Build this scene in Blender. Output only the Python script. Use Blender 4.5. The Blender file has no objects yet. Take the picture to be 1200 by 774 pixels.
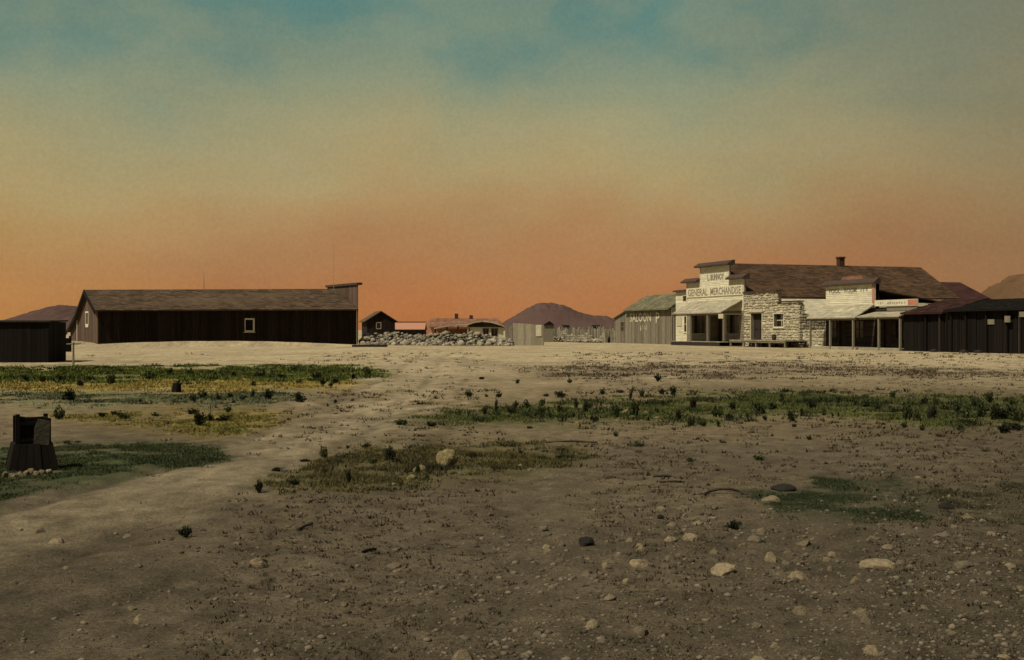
import bpy, math, random
import numpy as np

# ------------------------------------------------------------------ camera, sky, sun
FPX, CX, CY, EYE = 1400.0, 600.0, 387.0, 1.5        # photograph is 1200 x 774; level camera, horizon at mid height
scene = bpy.context.scene
col = scene.collection
random.seed(7)
rng = np.random.default_rng(11)

cam_d = bpy.data.cameras.new("camera")
cam_d.sensor_width = 36.0
cam_d.lens = 36.0 * FPX / 1200.0
cam_d.clip_start = 0.1
cam_d.clip_end = 30000.0
cam = bpy.data.objects.new("camera", cam_d)
cam.location = (0, 0, EYE)
cam.rotation_euler = (math.radians(90), 0, 0)
col.objects.link(cam)
scene.camera = cam

SUN_EL = math.radians(55)
SUN_AZ = math.atan2(-0.79, -0.58)                     # clockwise from +Y: from the left, a little behind the camera


def lin(r, g, b):
    f = lambda c: (c / 255) / 12.92 if c <= 10 else (((c / 255) + 0.055) / 1.055) ** 2.4
    return (f(r), f(g), f(b), 1.0)


world = bpy.data.worlds.new("World")
scene.world = world
world.use_nodes = True
wt = world.node_tree
wt.nodes.clear()


def wn(t, **kw):
    n = wt.nodes.new(t)
    for k, v in kw.items():
        setattr(n, k, v)
    return n


def wmath(op, a, b=None, clamp=False):
    n = wn('ShaderNodeMath', operation=op, use_clamp=clamp)
    for i, v in enumerate((a, b)):
        if v is None:
            continue
        if isinstance(v, (int, float)):
            n.inputs[i].default_value = v
        else:
            wt.links.new(v, n.inputs[i])
    return n.outputs[0]


def wmix(fac, a, b, mode='MIX'):
    n = wn('ShaderNodeMix', data_type='RGBA', blend_type=mode)
    for i, v in ((0, fac), (6, a), (7, b)):
        if isinstance(v, (int, float)):
            n.inputs[i].default_value = v
        elif isinstance(v, tuple):
            n.inputs[i].default_value = v
        else:
            wt.links.new(v, n.inputs[i])
    return n.outputs[2]


tc = wn('ShaderNodeTexCoord')
sep = wn('ShaderNodeSeparateXYZ')
wt.links.new(tc.outputs['Generated'], sep.inputs[0])


def wnoise(scale, detail, stretch, rough=0.55):
    mp = wn('ShaderNodeMapping')
    mp.inputs['Scale'].default_value = stretch
    wt.links.new(tc.outputs['Generated'], mp.inputs[0])
    n = wn('ShaderNodeTexNoise')
    n.inputs['Scale'].default_value = scale
    n.inputs['Detail'].default_value = detail
    n.inputs['Roughness'].default_value = rough
    wt.links.new(mp.outputs[0], n.inputs['Vector'])
    return n.outputs['Fac']


n_big = wnoise(3.0, 3, (1, 1, 1.6))
n_mid = wnoise(8.0, 5, (1, 1, 1.5))
n_veil = wnoise(5.0, 6, (1, 1, 2.6), 0.6)
n_fine = wnoise(330.0, 3, (1, 1, 1), 0.7)
zz = wmath('ADD', sep.outputs['Z'], wmath('MULTIPLY', wmath('SUBTRACT', n_big, 0.40), 0.09))
zz = wmath('ADD', zz, wmath('MULTIPLY', wmath('SUBTRACT', n_mid, 0.5), 0.055))
ramp = wn('ShaderNodeValToRGB')
STOPS = [(0.0, lin(176, 110, 62)), (0.041, lin(172, 116, 72)), (0.076, lin(168, 124, 83)), (0.108, lin(170, 138, 94)),
         (0.135, lin(168, 149, 106)), (0.165, lin(160, 151, 113)), (0.198, lin(142, 147, 118)), (0.235, lin(124, 139, 119)), (0.30, lin(106, 130, 117))]
cr = ramp.color_ramp
while len(cr.elements) < len(STOPS):
    cr.elements.new(0.5)
for e, (p, c) in zip(cr.elements, STOPS):
    e.position = p
    e.color = c
wt.links.new(zz, ramp.inputs[0])
# teal breaks in the cloud veil, only high up
teal = wmath('MULTIPLY', wmath('MULTIPLY', wmath('SUBTRACT', n_mid, 0.53), 7.0, True),
             wmath('MULTIPLY', wmath('SUBTRACT', sep.outputs['Z'], 0.16), 10.0, True), True)
skyc = wmix(wmath('MULTIPLY', teal, 0.55), ramp.outputs[0], lin(66, 122, 122))
# the glow is stronger and yellower towards the sun's side (left), duller to the right
side = wmath('MULTIPLY', wmath('SUBTRACT', sep.outputs['X'], -0.22), -5.0, True)
low = wmath('SUBTRACT', 1.0, wmath('MULTIPLY', sep.outputs['Z'], 4.5, True))
skyc = wmix(wmath('MULTIPLY', wmath('MULTIPLY', side, low), 0.28), skyc, lin(196, 156, 78))
dull = wmath('MULTIPLY', wmath('SUBTRACT', sep.outputs['X'], 0.14), 2.6, True)
skyc = wmix(wmath('MULTIPLY', dull, 0.7), skyc, lin(114, 92, 68))
grain = wmath('ADD', 0.73, wmath('MULTIPLY', n_fine, 0.30))
grain = wmath('ADD', grain, wmath('MULTIPLY', n_veil, 0.28))
gcol = wn('ShaderNodeCombineColor')
for i in range(3):
    wt.links.new(grain, gcol.inputs[i])
skyc = wmix(1.0, skyc, gcol.outputs[0], 'MULTIPLY')
bg_low = wn('ShaderNodeBackground')
wt.links.new(skyc, bg_low.inputs[0])
sky = wn('ShaderNodeTexSky', sky_type='NISHITA', sun_disc=False)
sky.sun_elevation = SUN_EL
sky.sun_rotation = SUN_AZ
sky.dust_density = 3.0
bg_high = wn('ShaderNodeBackground')
wt.links.new(sky.outputs[0], bg_high.inputs[0])
bg_high.inputs[1].default_value = 0.05
up = wmath('MULTIPLY', wmath('SUBTRACT', sep.outputs['Z'], 0.36), 3.0, True)
mixs = wn('ShaderNodeMixShader')
wt.links.new(up, mixs.inputs[0])
wt.links.new(bg_low.outputs[0], mixs.inputs[1])
wt.links.new(bg_high.outputs[0], mixs.inputs[2])
wout = wn('ShaderNodeOutputWorld')
wt.links.new(mixs.outputs[0], wout.inputs[0])

sun_d = bpy.data.lights.new("sun", 'SUN')
sun_d.energy = 5.0
sun_d.angle = math.radians(0.6)
sun_d.color = (1.0, 0.89, 0.68)
sun = bpy.data.objects.new("sun", sun_d)
sun.rotation_euler = (math.radians(90) - SUN_EL, 0, math.pi - SUN_AZ)
sun.location = (-60, -40, 90)
col.objects.link(sun)

scene.view_settings.view_transform = 'Standard'
scene.view_settings.look = 'None'
scene.view_settings.exposure = 0.0
scene.view_settings.gamma = 1.0
scene.view_settings.use_curve_mapping = False


# ------------------------------------------------------------------ numeric helpers
def _hash(ix, iy, seed):
    h = (ix.astype(np.int64) * 374761393 + iy.astype(np.int64) * 668265263 + seed * 974711) & 0x7fffffff
    h = ((h ^ (h >> 13)) * 1274126177) & 0x7fffffff
    return ((h ^ (h >> 16)) & 0xffff) / 65535.0


def vnoise(x, y, seed=0):
    x = np.asarray(x, float); y = np.asarray(y, float)
    ix = np.floor(x); iy = np.floor(y)
    fx = x - ix; fy = y - iy
    fx = fx * fx * (3 - 2 * fx); fy = fy * fy * (3 - 2 * fy)
    a = _hash(ix, iy, seed); b = _hash(ix + 1, iy, seed)
    c = _hash(ix, iy + 1, seed); d = _hash(ix + 1, iy + 1, seed)
    return (a + (b - a) * fx) * (1 - fy) + (c + (d - c) * fx) * fy


def fbm(x, y, seed=0, oct=4):
    v = 0; a = 0.5; t = 0
    for i in range(oct):
        v = v + a * vnoise(x * 2 ** i + 17.3 * i, y * 2 ** i - 9.1 * i, seed + i)
        t += a; a *= 0.5
    return v / t


def bump(x, y, cx, cy, rx, ry, ang=0.0):
    c, s = math.cos(ang), math.sin(ang)
    u = ((x - cx) * c + (y - cy) * s) / rx
    v = (-(x - cx) * s + (y - cy) * c) / ry
    return np.exp(-(u * u + v * v))


def gp(px, py, z=0.0):
    """photo pixel -> point on the ground plane"""
    Y = (EYE - z) * FPX / (py - CY)
    return ((px - CX) / FPX * Y, Y)


def height(x, y):
    x = np.asarray(x, float); y = np.asarray(y, float)
    d = np.hypot(x, y)
    near = np.clip(1.0 - d / 45.0, 0.0, 1.0)
    h = 0.10 * (fbm(x / 9, y / 9, 3, 2) - 0.5) * np.clip(d / 14, 0.3, 1) * np.clip(1.6 - d / 90, 0.25, 1)
    h = h + near * (0.07 * (fbm(x / 1.1, y / 1.1, 21, 3) - 0.5) + 0.045 * (fbm(x / 0.2, y / 0.2, 31, 3) - 0.5))
    h = h - 0.045 * ruts(x, y)
    # bank of spoil along the foot of the long barn
    for bx, by, rx, ry, a, hh in ((-30.5, 103.5, 9.0, 1.7, 0.5, 0.42), (-21.5, 107.5, 8.0, 1.7, 0.5, 0.36), (-39.5, 106, 3.5, 3.0, 0.0, 0.55)):
        h = h + hh * bump(x, y, bx, by, rx, ry, a)
    return h


TRACK = [gp(-60, 655), gp(60, 612), gp(250, 553), gp(365, 508), gp(445, 462), gp(490, 434), gp(505, 418), gp(530, 411)]
STREET = [gp(500, 424), gp(640, 419), gp(800, 416), gp(1000, 419), gp(1260, 424)]


def line_dist(x, y, pts):
    d = np.full(np.shape(x), 1e9)
    for (x0, y0), (x1, y1) in zip(pts, pts[1:]):
        dx, dy = x1 - x0, y1 - y0
        t = np.clip(((x - x0) * dx + (y - y0) * dy) / (dx * dx + dy * dy), 0, 1)
        d = np.minimum(d, np.hypot(x - x0 - t * dx, y - y0 - t * dy))
    return d


def ruts(x, y):
    w = (fbm(x / 1.3, y / 1.3, 87, 2) - .5) * .35
    r = 0
    for pts, dd in ((TRACK, 0.72), (TRACK, 1.9), (STREET, 1.0), (STREET, 3.2)):
        d = line_dist(x, y, pts) + w
        r = r + np.exp(-((d - dd) / .15) ** 2) * (1.0 if dd < 1.5 else .55)
    return np.clip(r, 0, 1) * np.clip(fbm(x / 2.2, y / 2.2, 93, 2) * 2.4 - .5, .1, 1)


def hz(x, y):
    return float(height(np.array([x]), np.array([y]))[0])


# ------------------------------------------------------------------ materials
MATS = {}


def material(name, color, rough=0.85, var=0.25, scale=6.0, stretch=(1, 1, 1), color2=None, bump_s=0.0, bump_scale=None,
             island=0.0, spec=0.25, metal=0.0, coord='Object', objrand=0.0):
    m = bpy.data.materials.new(name)
    m.use_nodes = True
    nt = m.node_tree
    b = nt.nodes['Principled BSDF']
    b.inputs['Roughness'].default_value = rough
    b.inputs['Specular IOR Level'].default_value = spec
    b.inputs['Metallic'].default_value = metal
    t = nt.nodes.new('ShaderNodeTexCoord')
    mp = nt.nodes.new('ShaderNodeMapping')
    mp.inputs['Scale'].default_value = stretch
    nt.links.new(t.outputs[coord], mp.inputs[0])
    n = nt.nodes.new('ShaderNodeTexNoise')
    n.inputs['Scale'].default_value = scale
    n.inputs['Detail'].default_value = 6
    n.inputs['Roughness'].default_value = 0.65
    nt.links.new(mp.outputs[0], n.inputs['Vector'])
    rp = nt.nodes.new('ShaderNodeValToRGB')
    c2 = color2 if color2 else tuple(c * (1 - var) for c in color)
    c1 = color if color2 else tuple(min(1, c * (1 + var)) for c in color)
    rp.color_ramp.elements[0].position = 0.32
    rp.color_ramp.elements[1].position = 0.68
    rp.color_ramp.elements[0].color = (*c2[:3], 1)
    rp.color_ramp.elements[1].color = (*c1[:3], 1)
    nt.links.new(n.outputs['Fac'], rp.inputs[0])
    out = rp.outputs[0]
    if island > 0:
        g = nt.nodes.new('ShaderNodeNewGeometry')
        mr = nt.nodes.new('ShaderNodeMapRange')
        mr.inputs[3].default_value = 1 - island
        mr.inputs[4].default_value = 1 + island
        nt.links.new(g.outputs['Random Per Island'], mr.inputs[0])
        mx = nt.nodes.new('ShaderNodeMix'); mx.data_type = 'RGBA'; mx.blend_type = 'MULTIPLY'
        mx.inputs[0].default_value = 1.0
        nt.links.new(out, mx.inputs[6])
        cc = nt.nodes.new('ShaderNodeCombineColor')
        for i in range(3):
            nt.links.new(mr.outputs[0], cc.inputs[i])
        nt.links.new(cc.outputs[0], mx.inputs[7])
        out = mx.outputs[2]
    if objrand > 0:
        oi = nt.nodes.new('ShaderNodeObjectInfo')
        mr = nt.nodes.new('ShaderNodeMapRange')
        mr.inputs[3].default_value = 1 - objrand
        mr.inputs[4].default_value = 1 + objrand * .7
        nt.links.new(oi.outputs['Random'], mr.inputs[0])
        vs = nt.nodes.new('ShaderNodeVectorMath'); vs.operation = 'SCALE'
        nt.links.new(out, vs.inputs[0]); nt.links.new(mr.outputs[0], vs.inputs['Scale'])
        out = vs.outputs[0]
    nt.links.new(out, b.inputs['Base Color'])
    if bump_s > 0:
        n2 = nt.nodes.new('ShaderNodeTexNoise')
        n2.inputs['Scale'].default_value = bump_scale or scale * 3
        n2.inputs['Detail'].default_value = 5
        nt.links.new(mp.outputs[0], n2.inputs['Vector'])
        bp = nt.nodes.new('ShaderNodeBump')
        bp.inputs['Strength'].default_value = bump_s
        bp.inputs['Distance'].default_value = 0.02
        nt.links.new(n2.outputs['Fac'], bp.inputs['Height'])
        nt.links.new(bp.outputs[0], b.inputs['Normal'])
    MATS[name] = m
    return m


VGRAIN = (6, 6, 0.7)
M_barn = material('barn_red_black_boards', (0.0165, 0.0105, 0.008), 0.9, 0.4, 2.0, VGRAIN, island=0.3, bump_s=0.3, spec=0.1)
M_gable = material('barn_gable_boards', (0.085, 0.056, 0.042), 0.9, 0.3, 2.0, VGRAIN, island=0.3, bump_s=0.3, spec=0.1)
M_broof = material('barn_roof_shingle', (0.072, 0.050, 0.031), 0.95, 0.25, 0.8, (1, 1, 1), island=0.22, spec=0.1)
M_black = material('black_wood_and_porch_shade', (0.0075, 0.0058, 0.0044), 0.9, 0.3, 3.0, VGRAIN, island=0.3, spec=0.1)
M_lower = material('awning_shade_grey_siding', (0.17, 0.145, 0.105), 0.85, 0.25, 1.2, (1, 1, 3), island=0.15, bump_s=0.1)  # grey tone includes painted awning shade
M_white = material('white_painted_boards', (0.50, 0.465, 0.345), 0.85, 0.22, 1.2, (1, 1, 3), island=0.06, bump_s=0.1)
M_sidewall = material('whitewashed_hall_boards', (0.74, 0.68, 0.47), 0.8, 0.08, 1.2, (1, 1, 3), island=0.05)
M_trim = material('dull_white_trim', (0.50, 0.455, 0.33), 0.8, 0.15, 4.0)
M_cornice = material('weathered_cornice_shingle', (0.045, 0.03, 0.022), 0.9, 0.3, 4.0, island=0.2)
M_grey = material('weathered_grey_boards', (0.145, 0.128, 0.094), 0.92, 0.3, 2.2, VGRAIN, island=0.28, bump_s=0.3, spec=0.1)
M_fence = material('patchy_grey_fence_boards', (0.15, 0.132, 0.097), 0.92, 0.4, 1.2, (2, 2, 1.2), island=0.5, bump_s=0.3, spec=0.1)
M_pale = material('pale_weathered_boards', (0.26, 0.232, 0.165), 0.92, 0.22, 2.2, VGRAIN, island=0.22, bump_s=0.3, spec=0.1)
M_dkwood = material('dark_brown_boards', (0.028, 0.021, 0.017), 0.92, 0.4, 2.0, VGRAIN, island=0.5, bump_s=0.3, spec=0.1)
M_post = material('porch_post_wood', (0.155, 0.135, 0.098), 0.9, 0.25, 5.0, VGRAIN)
M_plat = material('platform_planks', (0.25, 0.22, 0.16), 0.92, 0.3, 3.0, island=0.25, spec=0.1)
M_hallroof = material('hall_roof_brown_shingle', (0.058, 0.035, 0.020), 0.95, 0.3, 0.5, island=0.3, spec=0.1)
M_redroof = material('dull_red_roof_boards', (0.034, 0.015, 0.012), 0.95, 0.35, 1.0, island=0.35, spec=0.1)
M_greenroof = material('mossy_grey_shingle', (0.115, 0.108, 0.066), 0.95, 0.3, 0.8, island=0.2, spec=0.1)
M_awn = material('pale_awning_shingle', (0.27, 0.245, 0.175), 0.9, 0.25, 1.5, island=0.16)
M_leanroof = material('pale_bleached_shingle', (0.38, 0.345, 0.245), 0.95, 0.15, 1.2, island=0.1, spec=0.1)
M_stone = material('yellow_buff_stone', (0.355, 0.318, 0.225), 0.95, 0.22, 2.5, island=0.30, bump_s=0.4, bump_scale=9)
M_mortar = material('dark_mud_mortar', (0.20, 0.172, 0.118), 0.98, 0.3, 5.0)
M_pink = material('pink_washed_boards', (0.32, 0.155, 0.10), 0.9, 0.2, 2.0, VGRAIN, island=0.15)
M_rust = material('rust_brown_roof', (0.17, 0.085, 0.05), 0.95, 0.3, 1.5, island=0.25)
M_adobe = material('cream_plaster', (0.50, 0.45, 0.31), 0.95, 0.15, 1.5, bump_s=0.2)
M_glass = material('dark_window_glass', (0.010, 0.010, 0.010), 0.12, 0.3, 2.0, spec=0.5)
M_brick = material('sooty_brick', (0.05, 0.022, 0.016), 0.95, 0.35, 5.0)
M_letter = material('faded_black_lettering', (0.16, 0.145, 0.105), 0.9, 0.45, 5.0)
M_lwhite = material('faded_white_lettering', (0.44, 0.40, 0.28), 0.9, 0.4, 5.0)
M_paper = material('pale_notice_paper', (0.40, 0.36, 0.25), 0.9, 0.1, 5.0)
M_redpaint = material('red_sign_paint', (0.36, 0.14, 0.085), 0.85, 0.3, 5.0)
M_iron = material('rusty_iron', (0.03, 0.022, 0.017), 0.7, 0.3, 8.0, metal=0.3)
M_rock = material('buff_field_rock', (0.180, 0.143, 0.086), 0.95, 0.35, 3.0, bump_s=0.8, bump_scale=12, objrand=0.36)
M_rockd = material('dull_brown_rock', (0.105, 0.086, 0.056), 0.95, 0.3, 9.0, bump_s=0.5, bump_scale=40)
M_rocky = material('yellow_lichen_rock', (0.165, 0.135, 0.062), 0.95, 0.45, 2.5, bump_s=0.9, bump_scale=9)
M_clod = material('black_clod', (0.014, 0.012, 0.009), 0.95, 0.3, 9.0, bump_s=0.5, bump_scale=40)
M_gravel = material('mixed_gravel', (0.085, 0.070, 0.047), 0.95, 0.2, 3.0, island=0.6)
M_rubblew = material('pale_grey_wall_stone', (0.235, 0.208, 0.150), 0.95, 0.25, 2.5, island=0.4, bump_s=0.4, bump_scale=9)
M_rubble = material('grey_buff_rubble', (0.185, 0.163, 0.118), 0.95, 0.25, 2.5, island=0.5, bump_s=0.3)
M_bush = material('dark_sagebrush_leaf', (0.019, 0.022, 0.011), 0.9, 0.3, 10.0, island=0.5, spec=0.1)
M_bushg = material('olive_sagebrush_leaf', (0.036, 0.044, 0.016), 0.9, 0.3, 10.0, island=0.5, spec=0.1)
M_twig = material('dark_twig_bark', (0.03, 0.024, 0.016), 0.95, 0.3, 10.0)
M_hill = material('red_brown_hill', (0.078, 0.050, 0.043), 1.0, 0.18, 0.012, bump_s=0.0, spec=0.0)
M_hillb = material('brown_hill', (0.100, 0.060, 0.034), 1.0, 0.18, 0.012, spec=0.0)
M_canvas = material('brown_grey_canvas', (0.075, 0.065, 0.045), 0.95, 0.3, 9.0, bump_s=0.3)


# ------------------------------------------------------------------ object helpers
def tag(o, label=None, cat=None, group=None, kind=None):
    if label: o['label'] = label
    if cat: o['category'] = cat
    if group: o['group'] = group
    if kind: o['kind'] = kind
    return o


def link(name, me, mat=None, parent=None):
    if mat is not None and not me.materials:
        me.materials.append(mat)
    o = bpy.data.objects.new(name, me)
    col.objects.link(o)
    if parent is not None:
        o.parent = parent
    return o


class MB:
    """collects shapes into one mesh; off is subtracted so that parts sit in their thing's own frame"""
    def __init__(self, off=(0, 0, 0)):
        self.v = []; self.f = []; self.off = off

    def add(self, vs, fs):
        n = len(self.v)
        self.v.extend(vs)
        self.f.extend(tuple(i + n for i in f) for f in fs)
        return self

    def box(self, x0, x1, y0, y1, z0, z1):
        return self.add([(x0, y0, z0), (x1, y0, z0), (x1, y1, z0), (x0, y1, z0), (x0, y0, z1), (x1, y0, z1), (x1, y1, z1), (x0, y1, z1)],
                        [(3, 2, 1, 0), (4, 5, 6, 7), (0, 1, 5, 4), (1, 2, 6, 5), (2, 3, 7, 6), (3, 0, 4, 7)])

    def hexa(self, lo, hi):
        """lo, hi: four points each, counter-clockwise seen from above"""
        return self.add(list(lo) + list(hi), [(3, 2, 1, 0), (4, 5, 6, 7), (0, 1, 5, 4), (1, 2, 6, 5), (2, 3, 7, 6), (3, 0, 4, 7)])

    def slab(self, a, b, c, d, t):
        """sheet a-b-c-d (counter-clockwise from above) with thickness t downwards"""
        lo = [(p[0], p[1], p[2] - t) for p in (a, b, c, d)]
        return self.hexa(lo, [a, b, c, d])

    def extrude_y(self, poly, y0, y1):
        """poly in (x, z), counter-clockwise seen from -y"""
        n = len(poly)
        vs = [(x, y0, z) for x, z in poly] + [(x, y1, z) for x, z in poly]
        fs = [tuple(range(n)), tuple(range(2 * n - 1, n - 1, -1))]
        fs += [(i, i + n, (i + 1) % n + n, (i + 1) % n) for i in range(n)]
        return self.add(vs, fs)

    def extrude_x(self, poly, x0, x1):
        """poly in (y, z)"""
        n = len(poly)
        vs = [(x0, y, z) for y, z in poly] + [(x1, y, z) for y, z in poly]
        fs = [tuple(range(n - 1, -1, -1)), tuple(range(n, 2 * n))]
        fs += [(i, (i + 1) % n, (i + 1) % n + n, i + n) for i in range(n)]
        return self.add(vs, fs)

    def tube(self, p, q, r0, r1, n=7):
        p = np.array(p, float); q = np.array(q, float)
        d = q - p; d /= np.linalg.norm(d)
        a = np.cross(d, (0, 0, 1) if abs(d[2]) < 0.9 else (1, 0, 0)); a /= np.linalg.norm(a)
        b = np.cross(d, a)
        vs = []
        for c, r in ((p, r0), (q, r1)):
            for i in range(n):
                t = 2 * math.pi * i / n
                vs.append(tuple(c + r * (math.cos(t) * a + math.sin(t) * b)))
        fs = [(i, (i + 1) % n, n + (i + 1) % n, n + i) for i in range(n)] + [tuple(range(n - 1, -1, -1)), tuple(range(n, 2 * n))]
        return self.add(vs, fs)

    def mesh(self, name):
        me = bpy.data.meshes.new(name)
        o = self.off
        me.from_pydata([(x - o[0], y - o[1], z - o[2]) for x, y, z in self.v], [], self.f)
        me.update()
        return me

    def build(self, name, mat, parent=None, kind=None):
        o = link(name, self.mesh(name), mat, parent)
        if kind: o['kind'] = kind
        return o


def cut_spans(a, b, cuts):
    """a-b minus the intervals in cuts"""
    out = [(a, b)]
    for c0, c1 in cuts:
        nxt = []
        for s0, s1 in out:
            if c1 <= s0 or c0 >= s1:
                nxt.append((s0, s1)); continue
            if c0 > s0: nxt.append((s0, c0))
            if c1 < s1: nxt.append((c1, s1))
        out = nxt
    return [(s0, s1) for s0, s1 in out if s1 - s0 > 0.02]


def hboards(mb, x0, x1, z0, z1, y, w=0.16, holes=(), top=None, depth=0.05, jit=0.004, split=4.0):
    """lapped horizontal boards on the plane y (front towards -y); top(x0,x1)->z clips"""
    z = z0
    while z < z1 - 0.01:
        ze = min(z + w, z1)
        cuts = [(h[0], h[1]) for h in holes if h[2] < ze - 0.001 and h[3] > z + 0.001]
        for s0, s1 in cut_spans(x0, x1, cuts):
            n = max(1, int(round((s1 - s0) / split)))
            cs = [s0 + (s1 - s0) * (i + (random.uniform(-.2, .2) if 0 < i < n else 0)) / n for i in range(n + 1)]
            for a, b in zip(cs, cs[1:]):
                j = random.uniform(0, jit)
                ya, yb = y - j - 0.022, y - j
                mb.add([(a, ya, z), (b, ya, z), (b, y + depth, z), (a, y + depth, z), (a, yb, ze), (b, yb, ze), (b, y + depth, ze), (a, y + depth, ze)],
                       [(3, 2, 1, 0), (4, 5, 6, 7), (0, 1, 5, 4), (1, 2, 6, 5), (2, 3, 7, 6), (3, 0, 4, 7)])
        z = ze
    return mb


def vboards(mb, x0, x1, z0, z1, y, w=0.22, holes=(), top=None, depth=0.04, jit=0.015, ragged=0.0, gap=0.008, axis='x'):
    """upright boards on the plane y; top(x) gives a sloping head; axis='y' puts them on a plane x=y running along y"""
    x = x0
    while x < x1 - 0.01:
        xe = min(x + w * random.uniform(0.85, 1.15), x1)
        zt0 = top(x) if top else z1
        zt1 = top(xe) if top else z1
        r = random.uniform(-ragged, 0)
        cuts = [(h[2], h[3]) for h in holes if h[0] < xe - 0.001 and h[1] > x + 0.001]
        j = random.uniform(0, jit)
        for s0, s1 in cut_spans(z0, max(zt0, zt1), cuts):
            last = s1 >= max(zt0, zt1) - 1e-6
            ta, tb = (zt0 + r, zt1 + r) if last else (s1, s1)
            if min(ta, tb) <= s0: continue
            a, b = x + gap / 2, xe - gap / 2
            if axis == 'x':
                mb.hexa([(a, y - j, s0), (b, y - j, s0), (b, y + depth, s0), (a, y + depth, s0)],
                        [(a, y - j, ta), (b, y - j, tb), (b, y + depth, tb), (a, y + depth, ta)])
            else:
                mb.hexa([(y - depth, a, s0), (y + j, a, s0), (y + j, b, s0), (y - depth, b, s0)],
                        [(y - depth, a, ta), (y + j, a, ta), (y + j, b, tb), (y - depth, b, tb)])
        x = xe
    return mb


def shingles(mb, a, b, c, d, course=0.28, width=0.4, lift=0.03, missing=0.0):
    """tilted shingles on the sheet a(eave left) b(eave right) c(ridge right) d(ridge left)"""
    a, b, c, d = (np.array(p, float) for p in (a, b, c, d))
    n = np.cross(b - a, d - a); n /= np.linalg.norm(n)
    if n[2] < 0: n = -n
    rows = max(1, int(np.linalg.norm(d - a) / course))
    for r in range(rows):
        f0, f1 = r / rows, min(1.0, (r + 1.25) / rows)
        l0, r0 = a + (d - a) * f0, b + (c - b) * f0
        l1, r1 = a + (d - a) * f1, b + (c - b) * f1
        m = max(1, int(np.linalg.norm(r0 - l0) / width))
        cuts = [0] + sorted((i + random.uniform(-.3, .3)) / m for i in range(1, m)) + [1]
        for u0, u1 in zip(cuts, cuts[1:]):
            if random.random() < missing: continue
            lf = lift * random.uniform(0.7, 1.5)
            lo = [l0 + (r0 - l0) * u0, l0 + (r0 - l0) * u1]
            hi = [l1 + (r1 - l1) * u1, l1 + (r1 - l1) * u0]
            p = [lo[0] + n * lf, lo[1] + n * lf, hi[0] + n * 0.012, hi[1] + n * 0.012, lo[0] + n * 0.004, lo[1] + n * 0.004]
            mb.add([tuple(q) for q in p], [(0, 1, 2, 3), (4, 5, 1, 0)])
    return mb


_dg = None


def lettering(text, x0, x1, z, h, y, off, mat, parent, name='lettering'):
    """flat raised letters between x0 and x1, baseline z, cap height h, standing just off the plane y (front -y)"""
    cu = bpy.data.curves.new('tmp_text', 'FONT')
    cu.body = text
    cu.size = 1.0
    cu.offset = 0.012
    cu.resolution_u = 2
    ob = bpy.data.objects.new('tmp_text', cu)
    col.objects.link(ob)
    me = bpy.data.meshes.new_from_object(ob.evaluated_get(bpy.context.evaluated_depsgraph_get()))
    bpy.data.objects.remove(ob)
    bpy.data.curves.remove(cu)
    co = np.array([v.co[:] for v in me.vertices])
    mn, mx = co.min(0), co.max(0)
    sx = (x1 - x0) / (mx[0] - mn[0]); sz = h / (mx[1] - mn[1])
    for v in me.vertices:
        cx, cy = v.co[0], v.co[1]
        v.co = (x0 + (cx - mn[0]) * sx - off[0], y - 0.012 - off[1], z + (cy - mn[1]) * sz - off[2])
    me.materials.clear()
    me.name = name
    return link(name, me, mat, parent)


def smudges(x0, x1, z, h, y, off, mat, parent, n, name='lettering'):
    """worn illegible brush strokes"""
    mb = MB(off)
    w = (x1 - x0) / n
    for i in range(n):
        if random.random() < 0.15: continue
        a = x0 + i * w
        for k in range(random.choice((1, 2, 2))):
            xa = a + w * random.uniform(0.05, 0.55)
            za = z + h * random.uniform(0, 0.3)
            sk = random.uniform(-.15, .15) * w
            bw = w * random.uniform(0.15, 0.3); bh = h * random.uniform(0.45, 0.7)
            mb.add([(xa, y - .012, za), (xa + bw, y - .012, za), (xa + bw + sk, y - .012, za + bh), (xa + sk, y - .012, za + bh)], [(0, 1, 2, 3)])
    return mb.build(name, mat, parent, 'stuff')


def window(off, x0, x1, z0, z1, y, parent, fm, bars=(1, 1), fw=0.10, rec=0.10, sill=True, proud=0.04, name='window'):
    """window > pane, mullion, sill on a wall whose face is y (front -y)"""
    f = MB(off)
    yo = y - proud
    f.box(x0 - fw, x0, yo, y + rec, z0 - fw, z1 + fw); f.box(x1, x1 + fw, yo, y + rec, z0 - fw, z1 + fw)
    f.box(x0, x1, yo, y + rec, z1, z1 + fw); f.box(x0, x1, yo, y + rec, z0 - fw, z0)
    o = f.build(name, fm, parent)
    MB(off).box(x0, x1, y + rec - .03, y + rec, z0, z1).build('pane', M_glass, o)
    nb, nh = bars
    if nb or nh:
        m = MB(off)
        for i in range(nb):
            xc = x0 + (x1 - x0) * (i + 1) / (nb + 1); m.box(xc - .03, xc + .03, y + rec - .06, y + rec - .032, z0, z1)
        for i in range(nh):
            zc = z0 + (z1 - z0) * (i + 1) / (nh + 1); m.box(x0, x1, y + rec - .058, y + rec - .034, zc - .03, zc + .03)
        m.build('mullion', fm, o)
    if sill:
        MB(off).box(x0 - fw - .05, x1 + fw + .05, yo - .06, y, z0 - fw - .06, z0 - fw - .003).build('sill', fm, o)
    return o


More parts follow.
